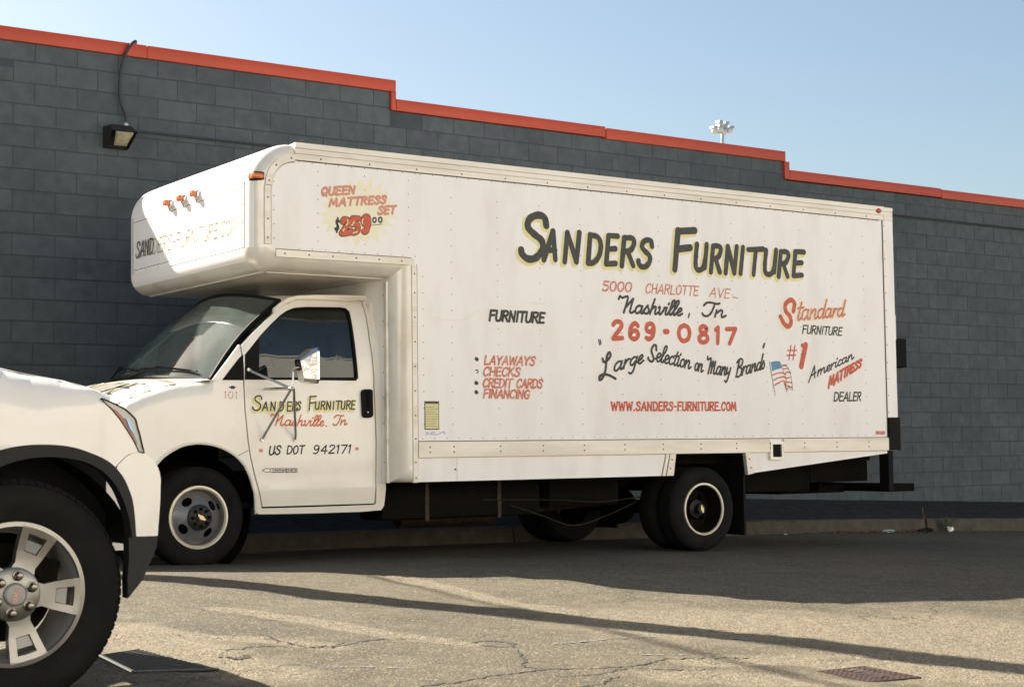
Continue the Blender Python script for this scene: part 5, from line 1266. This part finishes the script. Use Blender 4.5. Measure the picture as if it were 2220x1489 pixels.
make_wheel(truck, 4.776, -.474, 10.90, .368, .226, 'front')
make_wheel(truck, 9.425, -.553, 10.655, .368, .226, 'rear')
for yo in (10.93, 12.83-.0, 12.55):
    wl = empty('wheel', (9.425, yo, -.553), truck); q = MB()
    q.lathe(9.425, -.553, [(.2, yo+.02), (.25, yo), (.33, yo), (.36, yo+.03), (.368, yo+.06), (.368, yo+.17), (.36, yo+.19), (.33, yo+.215), (.2, yo+.2)], 48); q.build('tyre', M['tyre'], wl)
wl = empty('wheel', (4.776, 12.6, -.474), truck); q = MB(); yo = 12.55
q.lathe(4.776, -.474, [(0, yo+.05), (.2, yo+.02), (.25, yo), (.33, yo), (.36, yo+.03), (.368, yo+.06), (.368, yo+.17), (.36, yo+.19), (.33, yo+.215), (.2, yo+.2)], 48); q.build('tyre', M['tyre'], wl)

# ---- chassis
for yy in (11.40, 12.20):
    q = MB(); q.box(4.0, 11.8, yy, yy+.07, -.36, -.16); q.build('frame_rail', M['dark'], truck)
q = MB(); q.box(6.2, 11.8, 10.9, 12.9, -.16, -.069); q.build('floor_beam', M['dark'], truck)
q = MB(); q.tube([(9.425, 11.1, -.55), (9.425, 11.7, -.55), (9.425, 11.75, -.55), (9.425, 12.6, -.55)], [.06, .06, .06, .06], 12); q.ell((9.42, 11.85, -.55), (.17, .17, .17), 14, 10); q.build('rear_axle', M['dark'], truck)
q = MB(); q.tube([(6.3, 11.85, -.42), (9.3, 11.85, -.53)], .045, 10); q.build('drive_shaft', M['dark'], truck)
q = MB(); q.box(6.35, 7.90, 10.98, 11.36, -.56, -.27, bev=.04); q.build('fuel_tank', M['dark'], truck)
for xx in (6.75, 7.45):
    q = MB(); q.box(xx, xx+.035, 10.972, 11.37, -.568, -.262); q.build('tank_strap', M['rust'], truck)
q = MB(); q.box(8.0, 8.75, 11.0, 11.34, -.50, -.24, bev=.02); q.build('tool_box', M['dark'], truck)
q = MB(); q.tube([(6.95, 11.75, -.58), (7.9, 11.75, -.58)], .085, 14); q.tube([(7.9, 11.75, -.58), (9.0, 11.6, -.50)], .03, 8); q.build('muffler', M['rust'], truck)
q = MB(); q.tube(catmull([(7.55, 10.95, -.47), (7.85, 10.93, -.56), (8.2, 10.93, -.66), (8.6, 10.95, -.58), (8.95, 11.0, -.48)], 6), .006, 5); q.tube(catmull([(7.3, 10.97, -.42), (8.0, 10.95, -.44), (8.5, 10.95, -.47), (9.0, 11.0, -.44)], 6), .005, 5); q.build('brake_line', M['nut'], truck)
for yy in (10.66, 12.5):
    q = MB(); q.box(9.90, 9.925, yy, yy+.48, -.80, -.07); q.build('mud_flap', M['black'], truck)
q = MB(); q.box(10.2, 11.7, 11.3, 12.4, -.38, -.30); q.build('spare_carrier', M['dark'], truck)
q = MB()
for xx in (10.35, 10.85, 11.3): q.box(xx, xx+.05, 11.1, 12.6, -.44, -.08)
q.build('cross_member', M['dark'], truck)
q = MB(); q.box(10.1, 11.2, 11.28, 11.34, -.44, -.18); q.build('rear_spring', M['rust'], truck)
q = MB(); q.box(11.80, 11.862, YS+.06, YS+.18, -.46, -.07); q.build('bumper_bracket', M['black'], truck)
q = MB(); q.box(9.96, 11.0, 10.93, 12.85, -.43, -.161); q.box(11.01, 11.79, 10.93, 12.85, -.36, -.161); q.build('tail_frame', M['dark'], truck)
q = MB(); q.box(11.865, 12.20, YS+.10, 11.9, -.465, -.39); q.build('rear_bumper', M['dark'], truck)
# ramp hung under the frame at the rear
q = MB(); q.box(10.9, 11.8, 11.25, 11.9, -.475, -.40); q.build('loading_ramp', M['dark'], truck)

# black box on the wall just behind the truck's rear corner
p0 = onY(1930, 733, YW-.1); p1 = onY(1964, 797, YW-.1)
wb_ = setp(empty('meter_box', ((p0[0]+p1[0])/2, YW, p1[2])), 'small black box fixed to the block wall just behind the truck rear', 'meter box')
q = MB(); q.box(p0[0]-.1, p1[0], YW-.12, YW-.003, p1[2], p0[2], bev=.008); q.build('housing', M['black'], wb_)
q = MB(); q.box(p0[0]-.08, p1[0]-.02, YW-.132, YW-.121, p1[2]+.02, p0[2]-.02); q.build('lid', M['black'], wb_)

# ================================================================== SUV
suv = setp(empty('suv', (0, 6, -.82)), 'white SUV nose in the left foreground with five spoke alloy wheel', 'suv')
YV = 5.0; SC = (1.588, -.437)
P4 = zp((0, 780), 2.1); PZ = zp((0, 780), 6.1667)
def vp(u, v, y=YV):
    p = onY(u, v, y); return (float(p[0]), float(p[2]))
topl = [vp(*p, YV+.16) for p in [(0, 797), (48, 808.5), (119, 825), (176, 842), (219, 863)]]
hook = [topl[0][0]-1e-3]
def ztop(x):
    X = [-.6, .6]+[t[0] for t in topl]+[2.20]; Z_ = [.47, .43]+[t[1] for t in topl]+[.06]
    return float(np.interp(x, X, Z_))
def yv(x, z):
    y = YV+.60*max(0, x-1.72)**2
    zt = ztop(x); r = .01+.15*min(1, max(0, (1.96-x)/.32))
    if z > zt-r and x < 1.96:
        t = min(1, (z-(zt-r))/r); y += r*(1-math.sqrt(max(0, 1-t*t)))
    y += .010*math.exp(-((z-(zt-.20))/.03)**2)*min(1, max(0, (1.9-x)/.3))
    d = math.hypot(x-SC[0], z-SC[1])
    y -= .007*math.exp(-((d-.50)/.05)**2)*min(1, max(0, (1.86-x)/.2))
    return y
def ynose(x, z): return YV+.60*max(0, x-1.72)**2
def vp(u, v, y=None):
    if y is None:
        y = YV
        for _ in range(12):
            p = onY(u, v, y); y = ynose(p[0], p[2])
    p = onY(u, v, y); return (float(p[0]), float(p[2]))
archo = [vp(*P4(*p)) for p in [(618, 803), (612, 720), (600, 640), (583, 590), (560, 540), (532, 502), (500, 470), (455, 443), (400, 420), (350, 403), (300, 392), (250, 387), (200, 385), (150, 386), (100, 390), (50, 398), (0, 410)]]
archo = [tuple(p) for p in catmull(archo, 3)]
# the arch goes on out of frame: mirror it about the wheel centre
left_arch = [(2*SC[0]-x-.03, z) for x, z in archo[::-1] if 2*SC[0]-x-.03 < archo[-1][0]-.02]
archi = [vp(*P4(*p)) for p in [(600, 803), (590, 740), (578, 690), (560, 640), (535, 588), (500, 540), (455, 500), (400, 470), (350, 455), (300, 447), (250, 442), (200, 442), (150, 446), (100, 455), (50, 468), (0, 488)]]
archi = [tuple(p) for p in catmull(archi, 3)]
left_archi = [(2*SC[0]-x-.03, z) for x, z in archi[::-1] if 2*SC[0]-x-.03 < archi[-1][0]-.02]
seam1 = [tuple(p) for p in catmull([vp(*P4(*p)) for p in [(535, 475), (560, 450), (588, 427), (620, 419), (655, 421)]], 3)]
hl_lo = [vp(*PZ(*p)) for p in [(1855, 1225), (1790, 1090), (1700, 940), (1600, 790), (1500, 670), (1420, 590), (1350, 520)]]
ia = min(range(len(archo)), key=lambda i: abs(archo[i][0]-seam1[0][0])+abs(archo[i][1]-seam1[0][1]))
sill = [(left_arch[-1][0], -.55), (.95, -.55), (.95, .40)]
fo = archo[ia:]+left_arch+sill+[(x, z) for x, z in topl]+hl_lo[::-1][1:]+seam1[::-1][1:]
sf = panel('fender', fo, yv, .03, M['suv_white'], suv, step=.04, smooth=50)
bo = [vp(*P4(*p)) for p in [(622, 803), (718, 800)]]+[vp(*P4(*p)) for p in [(724, 720), (729, 650), (732, 545), (728, 515), (720, 490), (700, 452), (657, 424)]]+[(a_-.0, b_-.004) for a_, b_ in seam1[::-1]]+archo[1:ia][::-1]
def yvb(x, z): return yv(x, z)+.0
sb = panel('bumper', bo, yvb, .03, M['suv_white'], suv, step=.035, smooth=50)
panel('arch_flare', archo+left_arch+left_archi[::-1]+archi[::-1], lambda x, z: YV-.012+.60*max(0, x-1.72)**2+.25*max(0, .50-math.hypot(x-SC[0], z-SC[1]))*.5, .06, M['suv_black'], suv, step=.05, smooth=50)
vo_ = [vp(*P4(*p)) for p in [(588, 808), (720, 803), (716, 850), (652, 1000), (585, 1085), (583, 1000), (590, 900)]]
panel('lower_valance', vo_, lambda x, z: YV+.60*max(0, x-1.72)**2+.004, .05, M['suv_black'], suv, step=.05, smooth=50)
# wheel housing
q = MB(); q.lathe(SC[0], SC[1], [(.455, YV+.13), (.455, YV+.45), (0, YV+.45)], 48); wh = q.build('wheel_housing', M['black'], suv)
# cut housing below the sill so light reaches the wheel: keep upper half only
bm = bmesh.new(); bm.from_mesh(wh.data); bmesh.ops.bisect_plane(bm, geom=bm.verts[:]+bm.edges[:]+bm.faces[:], plane_co=(0, 0, SC[1]+.13), plane_no=(0, 0, -1), clear_outer=True); bm.to_mesh(wh.data); bm.free()
q = MB(); q.prism([(1.0, -.28), (1.0, .36), (1.5, .27), (1.86, .12), (1.98, -.05), (1.98, -.28)], YV+.29, YV+.31); q.build('inner_fender', M['black'], suv)
# headlight
hl_hi = [vp(*PZ(*p)) for p in [(1352, 512), (1500, 570), (1600, 620), (1680, 665), (1760, 735), (1815, 800), (1840, 900), (1870, 1000), (1900, 1130), (1930, 1240), (1860, 1228)]]
hl_hi = [tuple(p) for p in catmull(hl_hi[:-1], 3)]+[hl_hi[-1]]
hl = panel('headlight', hl_lo+hl_hi[:-1], lambda x, z: ynose(x, z)+.002, .04, M['lens'], suv, step=.05)
q = MB(); q.tube([(x_, ynose(x_, z_)-.001, z_) for x_, z_ in hl_hi], .0022, 5); q.tube([(x_, ynose(x_, z_)-.001, z_) for x_, z_ in hl_lo], .002, 5); q.build('lens_seal', M['suv_black'], hl)
panel('side_reflector', [vp(*PZ(*p)) for p in [(1460, 615), (1560, 680), (1660, 790), (1720, 915), (1760, 960), (1835, 1140), (1770, 1060), (1700, 925), (1600, 780), (1500, 660)]], lambda x, z: ynose(x, z)-.001, .003, M['lens_in'], hl, step=.1)
panel('lamp_bowl', [vp(*PZ(*p)) for p in [(1680, 780), (1720, 800), (1770, 900), (1790, 1000), (1830, 1110), (1780, 990), (1730, 910)]], lambda x, z: ynose(x, z)-.0035, .003, M['lamp_in'], hl, step=.1)
# hood, windscreen, body behind (mostly out of frame)
q = MB(); nt_ = 12; vs = []; VX = [.55, .8, 1.1, 1.3, 1.5, 1.62, 1.72, 1.80, 1.86]
for x in VX:
    zt = ztop(x); y0 = yv(x, zt-.0005)-.006; y1 = 2*5.95-y0
    for j in range(nt_+1):
        t = j/nt_; vs.append((x+.12*(1-(2*t-1)**2)*max(0, (x-1.2)), y0+(y1-y0)*t, zt-.004-.008*(t > 0)))
q.add(vs, [(i*(nt_+1)+j, i*(nt_+1)+j+1, (i+1)*(nt_+1)+j+1, (i+1)*(nt_+1)+j) for i in range(len(VX)-1) for j in range(nt_)]); q.build('hood', M['suv_white'], suv, smooth=60)
q = MB(); q.prism([(1.84, .165), (2.04, .14), (2.13, .04), (2.17, -.08), (2.16, -.34), (1.9, -.34), (1.85, .0)], YV+.42, 6.78); q.build('front_fascia', M['suv_white'], suv)
body = [(.945, .40), (.945, -.55), (-.75, -.55), (-.75, .46), (-.3, .46)]
q = MB(); q.prism([(.945, .42), (.945, -.55), (-.10, -.55), (-.10, .46)], YV, YV+.08); q.build('door', M['suv_white'], suv)
q = MB(); q.prism([(-.105, .46), (-.105, -.55), (-1.0, -.55), (-1.0, .46)], YV, YV+.08); q.build('door', M['suv_white'], suv)
q = MB(); q.prism([(-1.005, .46), (-1.005, -.30), (-1.6, -.05), (-2.0, -.35), (-2.6, -.4), (-2.65, .46)], YV, YV+.08); q.build('quarter_panel', M['suv_white'], suv)
q = MB(); q.prism([(.94, .42), (.15, .93), (-2.2, .95), (-2.6, .46)], YV+.12, 6.78); gh = q.build('greenhouse', M['window_dk'], suv)
q = MB(); q.prism([(.12, .93), (-2.2, .95), (-2.25, 1.0), (0, .99)], YV+.14, 6.76); q.build('roof', M['suv_white'], suv)
q = MB(); q.box(-2.62, .55, YV+.082, 6.82, -.45, .40); q.build('body_core', M['suv_black'], suv)
q = MB(); q.prism([(1.3, -.5), (1.3, .40), (2.0, 0.02), (2.05, -.5)], 6.80, 6.88); q.prism([(.55, -.5), (.55, .42), (1.298, .40), (1.298, -.02), (1.1, -.3)], 6.80, 6.88); q.build('far_fender', M['suv_white'], suv)
# wheels
def suv_wheel(cx_, cz_, yo, side, detail=True):
    S_ = lambda y: yo+side*y
    r, rimr, Wt = .362, .222, .245
    wl = empty('wheel', (cx_, yo, cz_), suv)
    q = MB(); pf = [(rimr-.01, S_(.02)), (rimr+.010, S_(.004)), (rimr+.02, S_(.003)), (rimr+.05, S_(-.010)), (r*.84, S_(-.014)), (r*.865, S_(-.010)), (r*.93, S_(-.002)), (r*.965, S_(.014)), (r*.99, S_(.034))]
    for g_ in (.07, .125, .18):
        pf += [(r, S_(g_-.02)), (r, S_(g_-.006)), (r-.009, S_(g_-.004)), (r-.009, S_(g_+.004)), (r, S_(g_+.006))]
    pf += [(r*.98, S_(Wt-.03)), (r*.9, S_(Wt)), (rimr, S_(Wt-.02))]
    q.lathe(cx_, cz_, pf, 90); ty = q.build('tyre', M['tyre'], wl, smooth=35)
    if not detail:
        q = MB(); q.lathe(cx_, cz_, [(0, S_(.03)), (.2, S_(.05)), (rimr, S_(.01))], 32); q.build('rim', M['alloy_dk'], wl); return wl
    # shoulder lugs
    q = MB()
    for k in range(78):
        a_ = 2*math.pi*(k+.5)/78; da = .030
        for (r0, y0, r1, y1) in ((r*.945, S_(.006), r*1.000, S_(.040)),):
            v = []
            for aa in (a_-da, a_+da):
                for (rr_, yy_) in ((r*.94, S_(.004)), (r*.952, S_(-.001)), (r*.984, S_(.020)), (r*.994, S_(.045)), (r*.99, S_(.05))):
                    v.append((cx_+rr_*math.cos(aa), yy_, cz_+rr_*math.sin(aa)))
            q.add(v, [(0, 1, 6, 5), (1, 2, 7, 6), (2, 3, 8, 7), (3, 4, 9, 8), (0, 1, 2, 3, 4), (5, 6, 7, 8, 9)])
    o = q.build('tread_lug', M['tyre'], wl, smooth=0); o['kind'] = 'stuff'
    q = MB(); q.lathe(cx_, cz_, [(rimr+.006, S_(.010)), (rimr+.004, S_(-.004)), (rimr-.010, S_(-.006)), (rimr-.014, S_(.002))], 72); q.build('rim_lip', M['alloy'], wl)
    q = MB(); q.lathe(cx_, cz_, [(rimr-.014, S_(.002)), (rimr-.026, S_(.03)), (rimr-.034, S_(.12)), (rimr-.03, S_(.2))], 72); q.build('rim_barrel', M['alloy_dk'], wl)
    # centre disc and spokes
    for k in range(5):
        a0 = math.radians(-5+72*k); ca, sa = math.cos(a0), math.sin(a0)
        def tr(a_, b_): return (cx_+a_*ca-b_*sa, cz_+a_*sa+b_*ca)
        def ysp(x, z):
            d = math.hypot(x-cx_, z-cz_); return S_(-.006+.022*math.sin(min(1, d/(rimr-.01))*math.pi)*.7)
        ro = rimr-.011
        outl = [(.070, -.040), (.095, -.034), (.130, -.044), (ro*.985, -.060), (ro, -.03), (ro, .03), (ro*.985, .060), (.130, .044), (.095, .034), (.070, .040)]
        hol = [(.135, -.022), (ro-.020, -.031), (ro-.018, 0), (ro-.020, .031), (.135, .022)]
        panel('spoke', [tr(*p) for p in outl], ysp, .035*side, M['alloy'], wl, [[tr(*p) for p in hol]], step=.03, smooth=40, sgn=side)
        ins = [(.138, -.0195), (ro-.040, -.026), (ro-.040, .026), (.138, .0195)]
        panel('spoke_insert', [tr(*p) for p in ins], lambda x, z: ysp(x, z)+side*.007, .012*side, M['alloy_dk'], wl, step=.05, sgn=side)
    def ycd(x, z):
        d = math.hypot(x-cx_, z-cz_); return S_(-.004+.0*d)
    q = MB(); q.lathe(cx_, cz_, [(.086, S_(.03)), (.084, S_(.004)), (.078, S_(-.001)), (.04, S_(-.006)), (0, S_(-.006))], 60); q.build('hub', M['alloy'], wl)
    q = MB(); q.lathe(cx_, cz_, [(.037, S_(-.004)), (.036, S_(-.016)), (.030, S_(-.021)), (0, S_(-.023))], 36); hc = q.build('hub_cap', M['alloy_dk'], wl)
    for k in range(6):
        a_ = math.radians(80-60*k); q = MB(); x_, z_ = cx_+.0585*math.cos(a_), cz_+.0585*math.sin(a_)
        q.lathe(x_, z_, [(.0175, S_(-.004)), (.0165, S_(-.007)), (.0135, S_(-.008)), (.0125, S_(-.024)), (.009, S_(-.030)), (0, S_(-.032))], 16); q.build('wheel_nut', M['nut'], wl)
    q = MB(); q.lathe(cx_, cz_, [(0, S_(.10)), (.155, S_(.10)), (.155, S_(.115)), (0, S_(.115))], 40); q.build('brake_disc', M['dark'], wl)
    q = MB(); q.prism([(cx_+.06, cz_-.03), (cx_+.15, cz_-.02), (cx_+.17, cz_+.09), (cx_+.09, cz_+.12)], S_(.07), S_(.13)); q.lathe(cx_+.095, cz_+.062, [(.018, S_(.07)), (.016, S_(.055)), (0, S_(.052))], 12); q.build('brake_caliper', M['dark'], wl)
    # red cap letters
    p = Paint(Surf('Z', lambda a_, b_, off: (cx_+a_*math.cos(1.28)-b_*math.sin(1.28), S_(-.0232)-off*side, cz_+a_*math.sin(1.28)+b_*math.cos(1.28))), .0006)
    for i, ch in enumerate('GMC'):
        x0 = -.024+.017*i
        W_, stt = G[ch]
        for s__ in stt:
            sm = s__[0] != 'l'; pts = [tuple(map(float, t.split(','))) for t in s__.lstrip('l').split()]
            p.ribbon([(x0+a_/W_*.013, -.006+b_/10*.012) for a_, b_ in pts], .0032, sm)
    p.build('emblem', M['palered'], wl)
    return wl
suv_wheel(SC[0], SC[1], YV+.035, 1)
suv_wheel(-1.30, -.44, YV+.035, 1, False); suv_wheel(SC[0], SC[1]+.005, 6.84, -1, False); suv_wheel(-1.30, -.43, 6.84, -1, False)

# ================================================================== SMALL THINGS ON THE STREET
# utility cover at the right, cast grate at the left
def quadpts(px):
    return [hit(*p) for p in px]
cv = setp(empty('utility_cover', tuple(hit(1885, 1464))), 'rusty rectangular iron cover with raised letters sunk in the asphalt', 'utility cover')
a_, b_, c_, d_ = [Vector(p) for p in quadpts([(1772, 1458), (1872, 1447), (1998, 1471), (1880, 1482)])]
up = Vector((0, 0, .009))
q = MB(); q.add([a_+up, b_+up, c_+up, d_+up, a_-up*2, b_-up*2, c_-up*2, d_-up*2], [(0, 1, 2, 3), (0, 1, 5, 4), (1, 2, 6, 5), (2, 3, 7, 6), (3, 0, 4, 7)]); q.build('plate', M['rust'], cv, smooth=0)
q = MB()
def bil(s_, t_): return a_*(1-s_)*(1-t_)+b_*s_*(1-t_)+c_*s_*t_+d_*(1-s_)*t_
for i in range(9):
    for j in range(11):
        if 3 <= i <= 5 and 2 <= j <= 8: continue
        s_, t_ = (i+.5)/9, (j+.5)/11; e = .03
        v = [bil(s_-e, t_-e)+up, bil(s_+e, t_-e)+up, bil(s_+e, t_+e)+up, bil(s_-e, t_+e)+up]
        q.add(v+[w_*.5+bil(s_, t_)*.5+up*.5+Vector((0, 0, .002)) for w_ in v], [(4, 5, 6, 7), (0, 1, 5, 4), (1, 2, 6, 5), (2, 3, 7, 6), (3, 0, 4, 7)])
o = q.build('tread_stud', M['rust'], cv, smooth=0); o['kind'] = 'stuff'
p = Paint(Surf('Z', lambda x_, y_, off: tuple(bil(.62-.24*y_, .16+.68*x_)+up+Vector((0, 0, off)))), .004)
wx = 0
for ch in 'WATER':
    W_, stt = G[ch]
    for s__ in stt:
        sm = s__[0] != 'l'; pts = [tuple(map(float, t.split(','))) for t in s__.lstrip('l').split()]
        p.ribbon([(wx+aa/W_*.16, bb/10) for aa, bb in pts], .035, sm)
    wx += .2
p.build('lettering', M['kerb'], cv)
gr = setp(empty('drain_grate', tuple(hit(350, 1440))), 'black ridged iron grate in the shadow beside the SUV tyre', 'drain grate')
a_, b_, c_, d_ = [Vector(p) for p in quadpts([(215, 1426), (300, 1412), (474, 1457), (288, 1463)])]
a_, b_, c_, d_ = a_, b_, c_, d_
up = Vector((0, 0, .010))
q = MB(); q.add([a_+up, b_+up, c_+up, d_+up, a_-up*2, b_-up*2, c_-up*2, d_-up*2], [(0, 1, 2, 3), (0, 1, 5, 4), (1, 2, 6, 5), (2, 3, 7, 6), (3, 0, 4, 7)]); q.build('plate', M['grate'], gr, smooth=0)
for k in range(18):
    s0 = (k+.25)/18; s1 = (k+.6)/18; q = MB()
    v = [bil(.03, s0), bil(.97, s0), bil(.97, s1), bil(.03, s1)]
    q.add([w_+up*1.01 for w_ in v]+[w_+up*1.45 for w_ in v], [(4, 5, 6, 7), (0, 1, 5, 4), (1, 2, 6, 5), (2, 3, 7, 6), (3, 0, 4, 7)]); q.build('ridge', M['grate'], gr, smooth=0)
q = MB(); q.tube([a_+up*1.2, d_+up*1.2], .008, 6); q.tube([d_+up*1.2, c_+up*1.2], .006, 6); q.build('edge_frame', M['nut'], gr)

# litter along the kerb
def kp(u, v, y=12.86): return Vector(onY(u, v, y))
def crumple(name, c, r, m_, label, cat, group=None, flat=.6):
    bm = bmesh.new(); bmesh.ops.create_icosphere(bm, subdivisions=2, radius=1)
    for v in bm.verts: v.co = Vector((c.x+v.co.x*r[0]*R_.uniform(.6, 1.15), c.y+v.co.y*r[1]*R_.uniform(.6, 1.15), c.z+v.co.z*r[2]*R_.uniform(.5, 1.2)))
    me_ = bpy.data.meshes.new(name); bm.to_mesh(me_); bm.free(); me_.materials.append(m_); return setp(link(name, me_), label, cat, group)
def gk(u): 
    p = kp(u, 1155); return Vector((p.x, 12.86, float(gz(p.x, 12.86))))
crumple('paper_cup', gk(2060)+Vector((0, 0, .035)), (.05, .045, .04), M['white_pl'], 'crushed white paper cup by the green weed at the kerb', 'cup')
crumple('plastic_bag', gk(2008)+Vector((0, 0, .025)), (.13, .06, .03), M['black'], 'flattened black plastic bag against the kerb', 'bag')
crumple('plastic_wrapper', gk(1925)+Vector((0, 0, .02)), (.11, .05, .025), M['galv'], 'grey clear plastic wrapper in the gutter left of the black bag', 'wrapper')
crumple('paper_scrap', gk(1703)+Vector((0, 0, .01)), (.03, .02, .008), M['white_pl'], 'tiny white paper scrap in the gutter behind the truck', 'scrap')
lf = MB()
for k in range(260):
    u = R_.choice([R_.uniform(1640, 2220), R_.gauss(1940, 60), R_.gauss(1820, 40)])
    b0 = gk(u); b0.y += R_.uniform(-.12, .08); b0.z = float(gz(b0.x, b0.y))+.006+R_.uniform(0, .02)
    s_ = R_.uniform(.012, .035); a1 = R_.random()*6.28; tz = R_.uniform(-.4, .4)
    d1_ = Vector((math.cos(a1), math.sin(a1), tz))*s_; d2_ = Vector((-math.sin(a1), math.cos(a1), tz))*s_*.5
    lf.add([b0-d1_, b0-d2_+Vector((0, 0, .004)), b0+d1_, b0+d2_+Vector((0, 0, .004))], [(0, 1, 2, 3)])
setp(lf.build('leaf_litter', M['drleaf'], smooth=0), 'dead brown leaves strewn along the gutter', 'leaf litter', kind='stuff')
wd_ = setp(empty('weed', tuple(gk(2060))), 'small green weed growing at the kerb behind the white cup', 'weed')
q = MB()
for k in range(26):
    b0 = gk(2062)+Vector((R_.uniform(-.05, .05), .05, .02)); a1 = R_.uniform(-1.3, 1.3); h_ = R_.uniform(.08, .20)
    tip = b0+Vector((math.sin(a1)*h_*.6, R_.uniform(-.05, .03), h_*math.cos(a1*.6))); m_ = (b0+tip)/2+Vector((0, 0, .02)); w2 = Vector((.010, .004, 0))
    q.add([b0-w2*.3, b0+w2*.3, m_+w2, tip, m_-w2], [(0, 1, 2, 4), (4, 2, 3)])
q.build('leaf', M['leaf'], wd_, smooth=0)['kind'] = 'stuff'
q = MB(); b0 = gk(2015)+Vector((0, .09, 0)); q.tube([b0, b0+Vector((.01, 0, .15)), b0+Vector((-.01, 0, .29))], .004, 5); q.tube([b0+Vector((.01, 0, .15)), b0+Vector((.05, 0, .2))], .003, 4)
setp(q.build('dry_stalk', M['drleaf']), 'thin dry weed stalk standing at the kerb above the black bag', 'weed')
# pebbles on the shaded street
# ================================================================== BEYOND
# stadium floodlights over the roof
fp = Vector(onY(1566, 300, 70)); sc_ = fp.y/60
pole = setp(empty('floodlight_mast', (fp.x, fp.y, -1.7)), 'distant floodlight mast with a cluster of white lamps above the roofline', 'floodlight mast')
q = MB(); q.tube([(fp.x, fp.y, -1.7), (fp.x, fp.y, float(onY(1566, 272, 70)[2]))], .09, 8); q.build('mast', M['galv'], pole)
def far(u, v): return Vector(onY(u, v, 70))
q = MB(); q.tube([far(1549, 288), far(1583, 286)], .06, 6); q.tube([far(1560, 276), far(1574, 276)], .06, 6); q.tube([far(1566, 276), far(1566, 300)], .1, 6); q.build('crossbar', M['galv'], pole)
for (u, v, s1) in ((1550, 284, -1), (1562, 272, -1), (1570, 274, 1), (1562, 281, -1), (1581, 283, 1), (1569, 287, 1)):
    c1 = far(u, v); q = MB(); r_ = .19*sc_
    q.ell(c1, (r_, r_, r_*.85), 12, 8); q.build('lamp_head', M['white_pl'] if s1 < 0 or v > 280 else M['galv'], pole)
    q = MB(); q.box(c1.x+s1*.1-.14, c1.x+s1*.1+.14, c1.y-.2, c1.y+.2, c1.z+.12, c1.z+.26); q.build('ballast', M['galv'], pole)

# utility pole and its cable left of the frame: they throw the long shadows across the street
up_ = setp(empty('utility_pole', (2.28, 12.75, -.75)), 'wooden utility pole out of frame whose long shadow crosses the street', 'utility pole')
d0 = hit(340, 1268); d1 = hit(2200, 1450); 
T = (12.78-d0[1]); bx_, by_ = d0[0]-.454*T, 12.78
q = MB(); q.tube([(bx_, by_, -1.0), (bx_, by_, 2), (bx_, by_, 9.5)], [.21, .20, .175], 14); q.build('post', M['wood'], up_)
q = MB(); q.box(bx_-1.1, bx_+1.1, by_-.12, by_-.02, 8.9, 9.02); q.build('crossarm', M['wood'], up_)
wa, wb2 = hit(830, 1255), hit(1700, 1460); dv = (wb2-wa)/np.linalg.norm((wb2-wa)[:2])
S3 = np.array([-.454, 1, .855])
# the cable runs level across the street through the pole
def cab_at(k, h):  # point on the wire above shadow point
    g_ = wa+dv*k; return g_+S3*((h-g_[2])/S3[2])
hh = 6.4
q = MB(); q.tube([tuple(cab_at(k, hh-.0*k)) for k in (-14, -6, 0, 3, 6, 10, 20)], .028, 6)
setp(q.build('overhead_cable', M['cable']), 'overhead cable out of frame whose thin shadow crosses the street', 'cable')

# low pale building on the far side of the street, seen mirrored in the cab window
ob = setp(empty('pale_warehouse', (14, -11, -1)), 'tall sunny cream warehouse across the street mirrored in the cab window', 'building')
q = MB(); q.box(-30, 60, -26, -13, -1.75, 9.6); q.build('wall', M['pale'], ob, smooth=0)
q = MB(); q.box(-30.2, 60.2, -26.2, -12.85, 9.602, 9.9); q.build('parapet', M['pale'], ob, smooth=0)
for i in range(10):
    x = -24+8*i; q = MB(); q.box(x, x+1.8, -12.99, -12.95, 3.6, 5.0); f = q.build('window', M['window_dk'], ob, smooth=0)
for i in range(4):
    q = MB(); q.box(-16+16*i, -15+16*i, -12.99, -12.96, -1.6, .8); q.build('door', M['wood'], ob, smooth=0)
